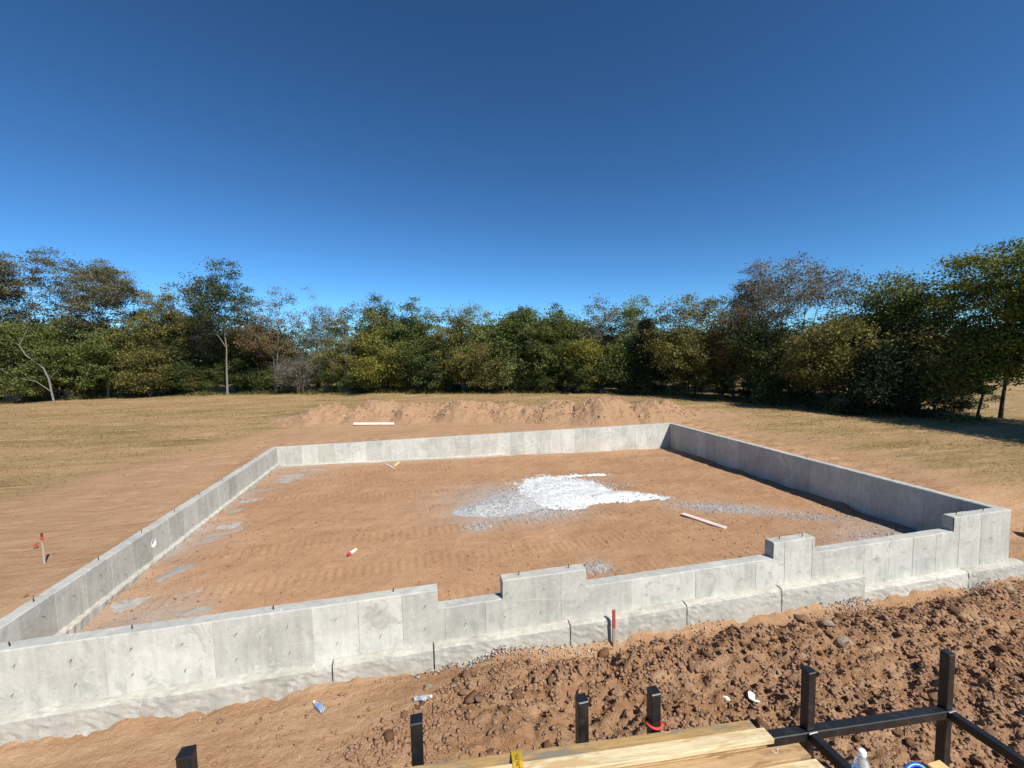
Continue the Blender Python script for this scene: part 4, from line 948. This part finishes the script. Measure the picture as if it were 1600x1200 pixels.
TREES = [(-55.5, 56.0, 17.7, 5.8, 'airy', 'tall flat-topped tree with open layered crown above green scrub at the wood corner'), (-59.4, 53.8, 17.1, 4.7, 'airy', 'tall open-crowned tree at the outer end of the wood past the flat-topped one'),
 (-48.2, 54.4, 16.5, 4.1, 'airy', 'tall tree with feathery layered branches beside the flat-topped tree'),
 (-54.3, 50.5, 8.9, 3.8, 'green', 'low dense green tree in front of the flat-topped tree'), (-51.5, 53.0, 9.4, 4.1, 'green', 'dense green tree below the flat-topped crown beside the white dead limb'), (-46.3, 53.2, 8.2, 3.6, 'green', 'dense green tree below the feathery layered tree'),
 (-43.0, 52.5, 5.6, 2.3, 'olive', 'small olive bushy tree next to the dense green scrub'), (-42.7, 55.5, 13.6, 5.0, 'olive', 'olive-brown thin-leaved tree between the feathery tree and the dark-topped tree'),
 (-39.9, 57.3, 15.4, 4.2, 'bare', 'nearly leafless grey tree behind the olive-brown one'), (-34.6, 52.0, 16.4, 4.4, 'darktop', 'tall dark-topped tree with a long bare straight trunk'),
 (-40.2, 56.1, 6.1, 3.7, 'dark', 'low dark tree filling the gap below the leafless grey tree'), (-32.7, 55.9, 5.5, 4.3, 'dark', 'low dark tree behind the straight bare trunk'),
 (-29.1, 51.9, 13.2, 3.9, 'rust', 'rusty-brown leaved tree beside the dark-topped tree'), (-24.3, 51.6, 13.3, 3.1, 'bare', 'upright nearly bare grey-twigged tree beside the rusty one'), (-25.8, 49.9, 4.1, 3.1, 'bare', 'low leafless grey thicket tree at the edge of the straw grass'),
 (-19.8, 48.9, 10.2, 3.8, 'brownolive', 'brownish olive tree where the dense stand begins'), (-16.5, 49.4, 11.3, 2.4, 'green', 'narrow green treetop poking above the dense stand'), (-15.3, 45.2, 6.9, 4.1, 'yellow', 'low yellow-green spreading tree at the front of the dense stand'),
 (-11.6, 45.5, 10.5, 3.3, 'green', 'rounded green tree beside the yellow-green one'), (-8.0, 42.3, 8.9, 2.9, 'olive', 'olive tree in the dense stand behind the sharp-peaked heap'), (-5.4, 43.5, 9.3, 2.7, 'light', 'pale feathery green tree above the olive tree'),
 (-10.2, 42.5, 5.3, 3.3, 'dark', 'low dark green tree under the rounded green one'), (-4.7, 39.7, 5.1, 2.8, 'olive', 'low olive tree under the pale feathery one'), (-.4, 40.6, 8.9, 2.9, 'green', 'round-topped green tree just past the dip in the treeline'),
 (-1.8, 38.5, 4.7, 2.8, 'light', 'low pale green tree under the dip in the treeline'), (2.8, 37.1, 9.0, 3.1, 'green', 'full green tree left of the grey-twigged top behind the largest heap'), (7.6, 37.2, 9.7, 2.7, 'greyolive', 'grey-twigged thin tree behind the white boulders'),
 (5.4, 35.1, 5.2, 2.4, 'yellow', 'small yellow-green tree beside the white boulders'), (10.6, 34.1, 9.4, 1.9, 'lightairy', 'slender bright-leaved tree standing above the shaded boulders'), (8.6, 33.6, 4.8, 2.3, 'green', 'low green tree right behind the grey boulders'),
 (10.0, 30.9, 6.9, 1.9, 'cedar', 'dark narrow cedar beside the shaded boulders'), (12.7, 27.3, 9.2, 4.4, 'olive', 'wide olive-crowned tree next to the narrow cedar'), (14.8, 24.7, 8.3, 2.2, 'rustolive', 'reddish thin-leaved tree under the tall grey crown'),
 (17.7, 21.7, 11.7, 4.9, 'grey', 'tall broad tree with thin greyish crown over the shaded grass'), (18.9, 27.3, 12.2, 2.1, 'grey', 'tall narrow grey-leaved treetop behind the broad greyish crown'), (14.7, 21.2, 6.4, 2.7, 'dark', 'low dark tree below the broad greyish crown'),
 (15.1, 16.7, 6.0, 2.6, 'olive', 'low olive tree beside the wide black cedar'), (20.8, 17.4, 9.4, 2.8, 'grey', 'thin grey-leaved tree behind the wide black cedar'), (19.9, 15.6, 8.8, 2.7, 'green', 'round green treetop behind the wide black cedar'),
 (15.6, 13.7, 4.4, 2.5, 'cedar', 'wide black cedar casting shade on the grass'), (17.9, 12.3, 5.6, 1.9, 'olive', 'small olive tree between the black cedar and the bright tree'), (21.0, 12.9, 8.6, 2.5, 'lightairy', 'thin pale-leaved tree behind the bright green tree'),
 (20.1, 10.6, 9.9, 2.8, 'bright', 'tall bright green tree with layered boughs and dark trunk'), (20.0, 8.4, 8.6, 2.2, 'bright', 'bright green tree past the tall layered one at the end of the wood'), (18.4, 10.6, 5.2, 2.0, 'bright', 'low-hanging green tree in front of the tall layered one')]
for i, (x, y, h, r, k, lb) in enumerate(TREES): make_tree(x, y, h*(1.06 if -22 < x < 12 else 1.0), r*(1.1 if -22 < x < 12 else 1), k, 400+i, lb)

def copy_tree(e, loc, rz, sc, label, group):
    c = e.copy(); col.objects.link(c); c.location = loc; c.rotation_euler = (0, 0, rz); c.scale = sc; tag(c, label, 'tree', group)
    for ch in e.children:
        d = ch.copy(); col.objects.link(d); d.parent = c
    return c
made = [o for o in bpy.data.objects if o.type == 'EMPTY' and o.name.startswith('tree')]
made.sort(key=lambda o: o.name)
bykind = {}
for o, t in zip(made, TREES): bykind.setdefault(t[4], []).append((o, t))
EDGE = [(-66, 50), (-58, 53), (-50, 54.5), (-42, 54.5), (-34, 53.5), (-26, 50.5), (-20, 47.5), (-13, 44.2), (-7, 41), (-1.5, 38.6), (3, 36.6), (7, 34.8), (11, 30.5), (13.5, 26), (15, 21), (15.8, 16.5), (18, 11.8), (20, 8)]
def edge_pt(s):
    d = [0]
    for a, b in zip(EDGE[:-1], EDGE[1:]): d.append(d[-1]+math.hypot(b[0]-a[0], b[1]-a[1]))
    s *= d[-1]; return float(np.interp(s, d, [p[0] for p in EDGE])), float(np.interp(s, d, [p[1] for p in EDGE])), d[-1]
rb = random.Random(99)
cam_xy = (-11.918, -6.357)
def out(x, y, k):
    dx, dy = x-cam_xy[0], y-cam_xy[1]; n = math.hypot(dx, dy); return x+dx/n*k, y+dy/n*k
for i in range(40):                     # back rows that close the view through the wood
    s_ = (i+.5)/40; x, y, tot = edge_pt(s_*.93); x, y = out(x, y, rb.uniform(3.5, 9) if x < 13 else rb.uniform(5, 10))
    hh = np.interp(x, [-60, -45, -25, -12, 5, 14, 22], [9.5, 9.5, 8.2, 8.0, 7.6, 6.8, 6.0])*rb.uniform(.85, 1.1)
    o, t = rb.choice(bykind['green']+bykind['dark']+bykind['olive']); k_ = hh/t[2]
    copy_tree(o, (x, y, gz(x, y)-.05), rb.uniform(0, 6.28), (k_*1.1, k_*1.1, k_), 'dense leafy tree in the back rows that close the wood', 'trees in the back rows of the wood')
for i in range(52):                     # brush under the front trees
    s_ = (i+.5)/46; x, y, tot = edge_pt(s_*.86); x, y = out(x, y, rb.uniform(-.3, 2.6) if x < 14 else rb.uniform(.8, 3.5))
    hh = rb.uniform(2.2, 3.8)*(1 if x < 12 else .7)
    if abs(x+33.5) < 3.2: x, y = out(x, y, 5)
    o, t = rb.choice(bykind['dark']+bykind['green'][3:]+bykind['olive'][1:3]); k_ = hh/t[2]
    c = copy_tree(o, (x, y, gz(x, y)-.05), rb.uniform(0, 6.28), (k_*1.25, k_*1.25, k_), 'low leafy brush growing under the front trees of the wood', 'brush along the wood edge'); c['category'] = 'bush'; c.name = 'bush'

# ------------------------------------------------------------------ mown grass and weeds
def blades(name, x, y, z, h, w, mat, seed, label):
    g = np.random.default_rng(seed); n = len(x); a = g.uniform(0, 6.283, n); ln = g.normal(0, .75, (n, 2))*h[:, None]
    dx = np.cos(a)*w; dy = np.sin(a)*w
    V = np.stack([np.stack([x-dx, y-dy, z-.01], -1), np.stack([x+dx, y+dy, z-.01], -1), np.stack([x+ln[:, 0], y+ln[:, 1], z+h], -1)], 1).reshape(-1, 3)
    o = link(name, mesh_np(name, V, np.arange(n*3).reshape(-1, 3), mat, False, {'tint': np.repeat(g.random(n), 3)})); tag(o, label, 'grass', kind='stuff'); return o
STRAW = m_leaf('dry_mown_grass', (.20, .14, .055), (.37, .255, .115), (.52, .37, .185), .5)
WEED = m_leaf('green_weeds', (.05, .055, .018), (.12, .115, .035), (.26, .22, .09), .3)
N = 300000; x = g.uniform(-62, 20, N); y = g.uniform(0, 56, N)
de = dirt_edge(x, y); dep = (x+11.9)*.22+(y+6.36)*.97; lim = np.interp(x, [p[0] for p in EDGE], [p[1] for p in EDGE])
kp = (de + 1.7*fbm(x*.55, y*1.5, .9, 4, 47) > g.normal(.9, 1.3, N)) & (.86+.75*fbm(x*.6, y*1.4, 2.4, 4, 53) > g.uniform(.2, .9, N)) & (fbm(x*.6, y*1.6, 1.6, 3, 57) > g.normal(-.12, .22, N)) & (y < lim+2) & (g.random(N) < np.clip(18/dep, .25, 1)); kp &= (np.abs((x+11.9)*.97-(y+6.36)*.22) < dep*1.3)
x, y, dep = x[kp], y[kp], dep[kp]; h = g.uniform(.02, .065, len(x)); w = h*.24*np.clip(dep/14, .6, 2.2)
blades('mown_grass', x, y, ground_z(x, y)+.02, h, w, STRAW, 51, 'dry mown grass around the building plot')
xs_, ys_, ww = [], [], []
for k in range(16000):
    px, py, _ = edge_pt(rb.random()*.97); px, py = out(px, py, rb.gauss(-.3, 1.0)); xs_.append(px+rb.gauss(0, .5)); ys_.append(py+rb.gauss(0, .4))
x = np.array(xs_); y = np.array(ys_); h = g.uniform(.15, .75, len(x))*np.clip(.5+vnoise(x*.4, y*.4, 7)*1.6, .25, 1.2)
blades('weeds', x, y, ground_z(x, y), h, .03+.03*g.random(len(x)), WEED, 52, 'tall green and straw weeds along the foot of the wood')

# a white dead trunk leaning out of the green scrub
V, F_ = [], []
tube(V, F_, [(0, 0, -.1), (-.15, 0, 1.2), (-.35, .1, 2.6), (-.75, .1, 3.8), (-2.1, 0, 5.2), (-2.6, 0, 6.3), (-2.2, .1, 7.2), (-1.5, .1, 8.6)], [.11, .095, .085, .075, .065, .06, .045, .015], 7)
tube(V, F_, [(-.35, .1, 2.6), (.5, 0, 3.4), (.9, 0, 4.3)], [.04, .03, .01], 5); tube(V, F_, [(-.15, 0, 1.2), (-1.6, .2, 2.4), (-3.4, .1, 2.9), (-4.6, 0, 4.0), (-4.2, 0, 4.6)], [.045, .04, .035, .03, .01], 5); tube(V, F_, [(-2.6, 0, 6.3), (-3.5, 0, 6.9), (-4.6, .1, 7.1)], [.035, .02, .01], 5)
o = link('dead_tree', mesh_np('dead_tree', V, F_, BARK['grey'], True), None, (-50.3, 49.3, gz(-50.3, 49.3))); tag(o, 'crooked white dead trunk leaning in front of the dense green scrub', 'dead tree')

# the wood goes on past the edge of the view; these trees shade the grass on that side
for k, (x, y, sc_) in enumerate([(18.6, 3.6, .95), (18.0, .6, 1.0), (19.6, 6.0, .9), (20.5, -1.5, 1.1), (18.2, -2.6, .95)]):
    o, t = bykind['bright'][k % 2]
    copy_tree(o, (x, y, gz(x, y)-.05), k*1.7, (sc_*1.25, sc_*1.25, sc_), 'bright green tree at the end of the wood casting shade over the grass', 'trees continuing the wood edge past the bright green trees')
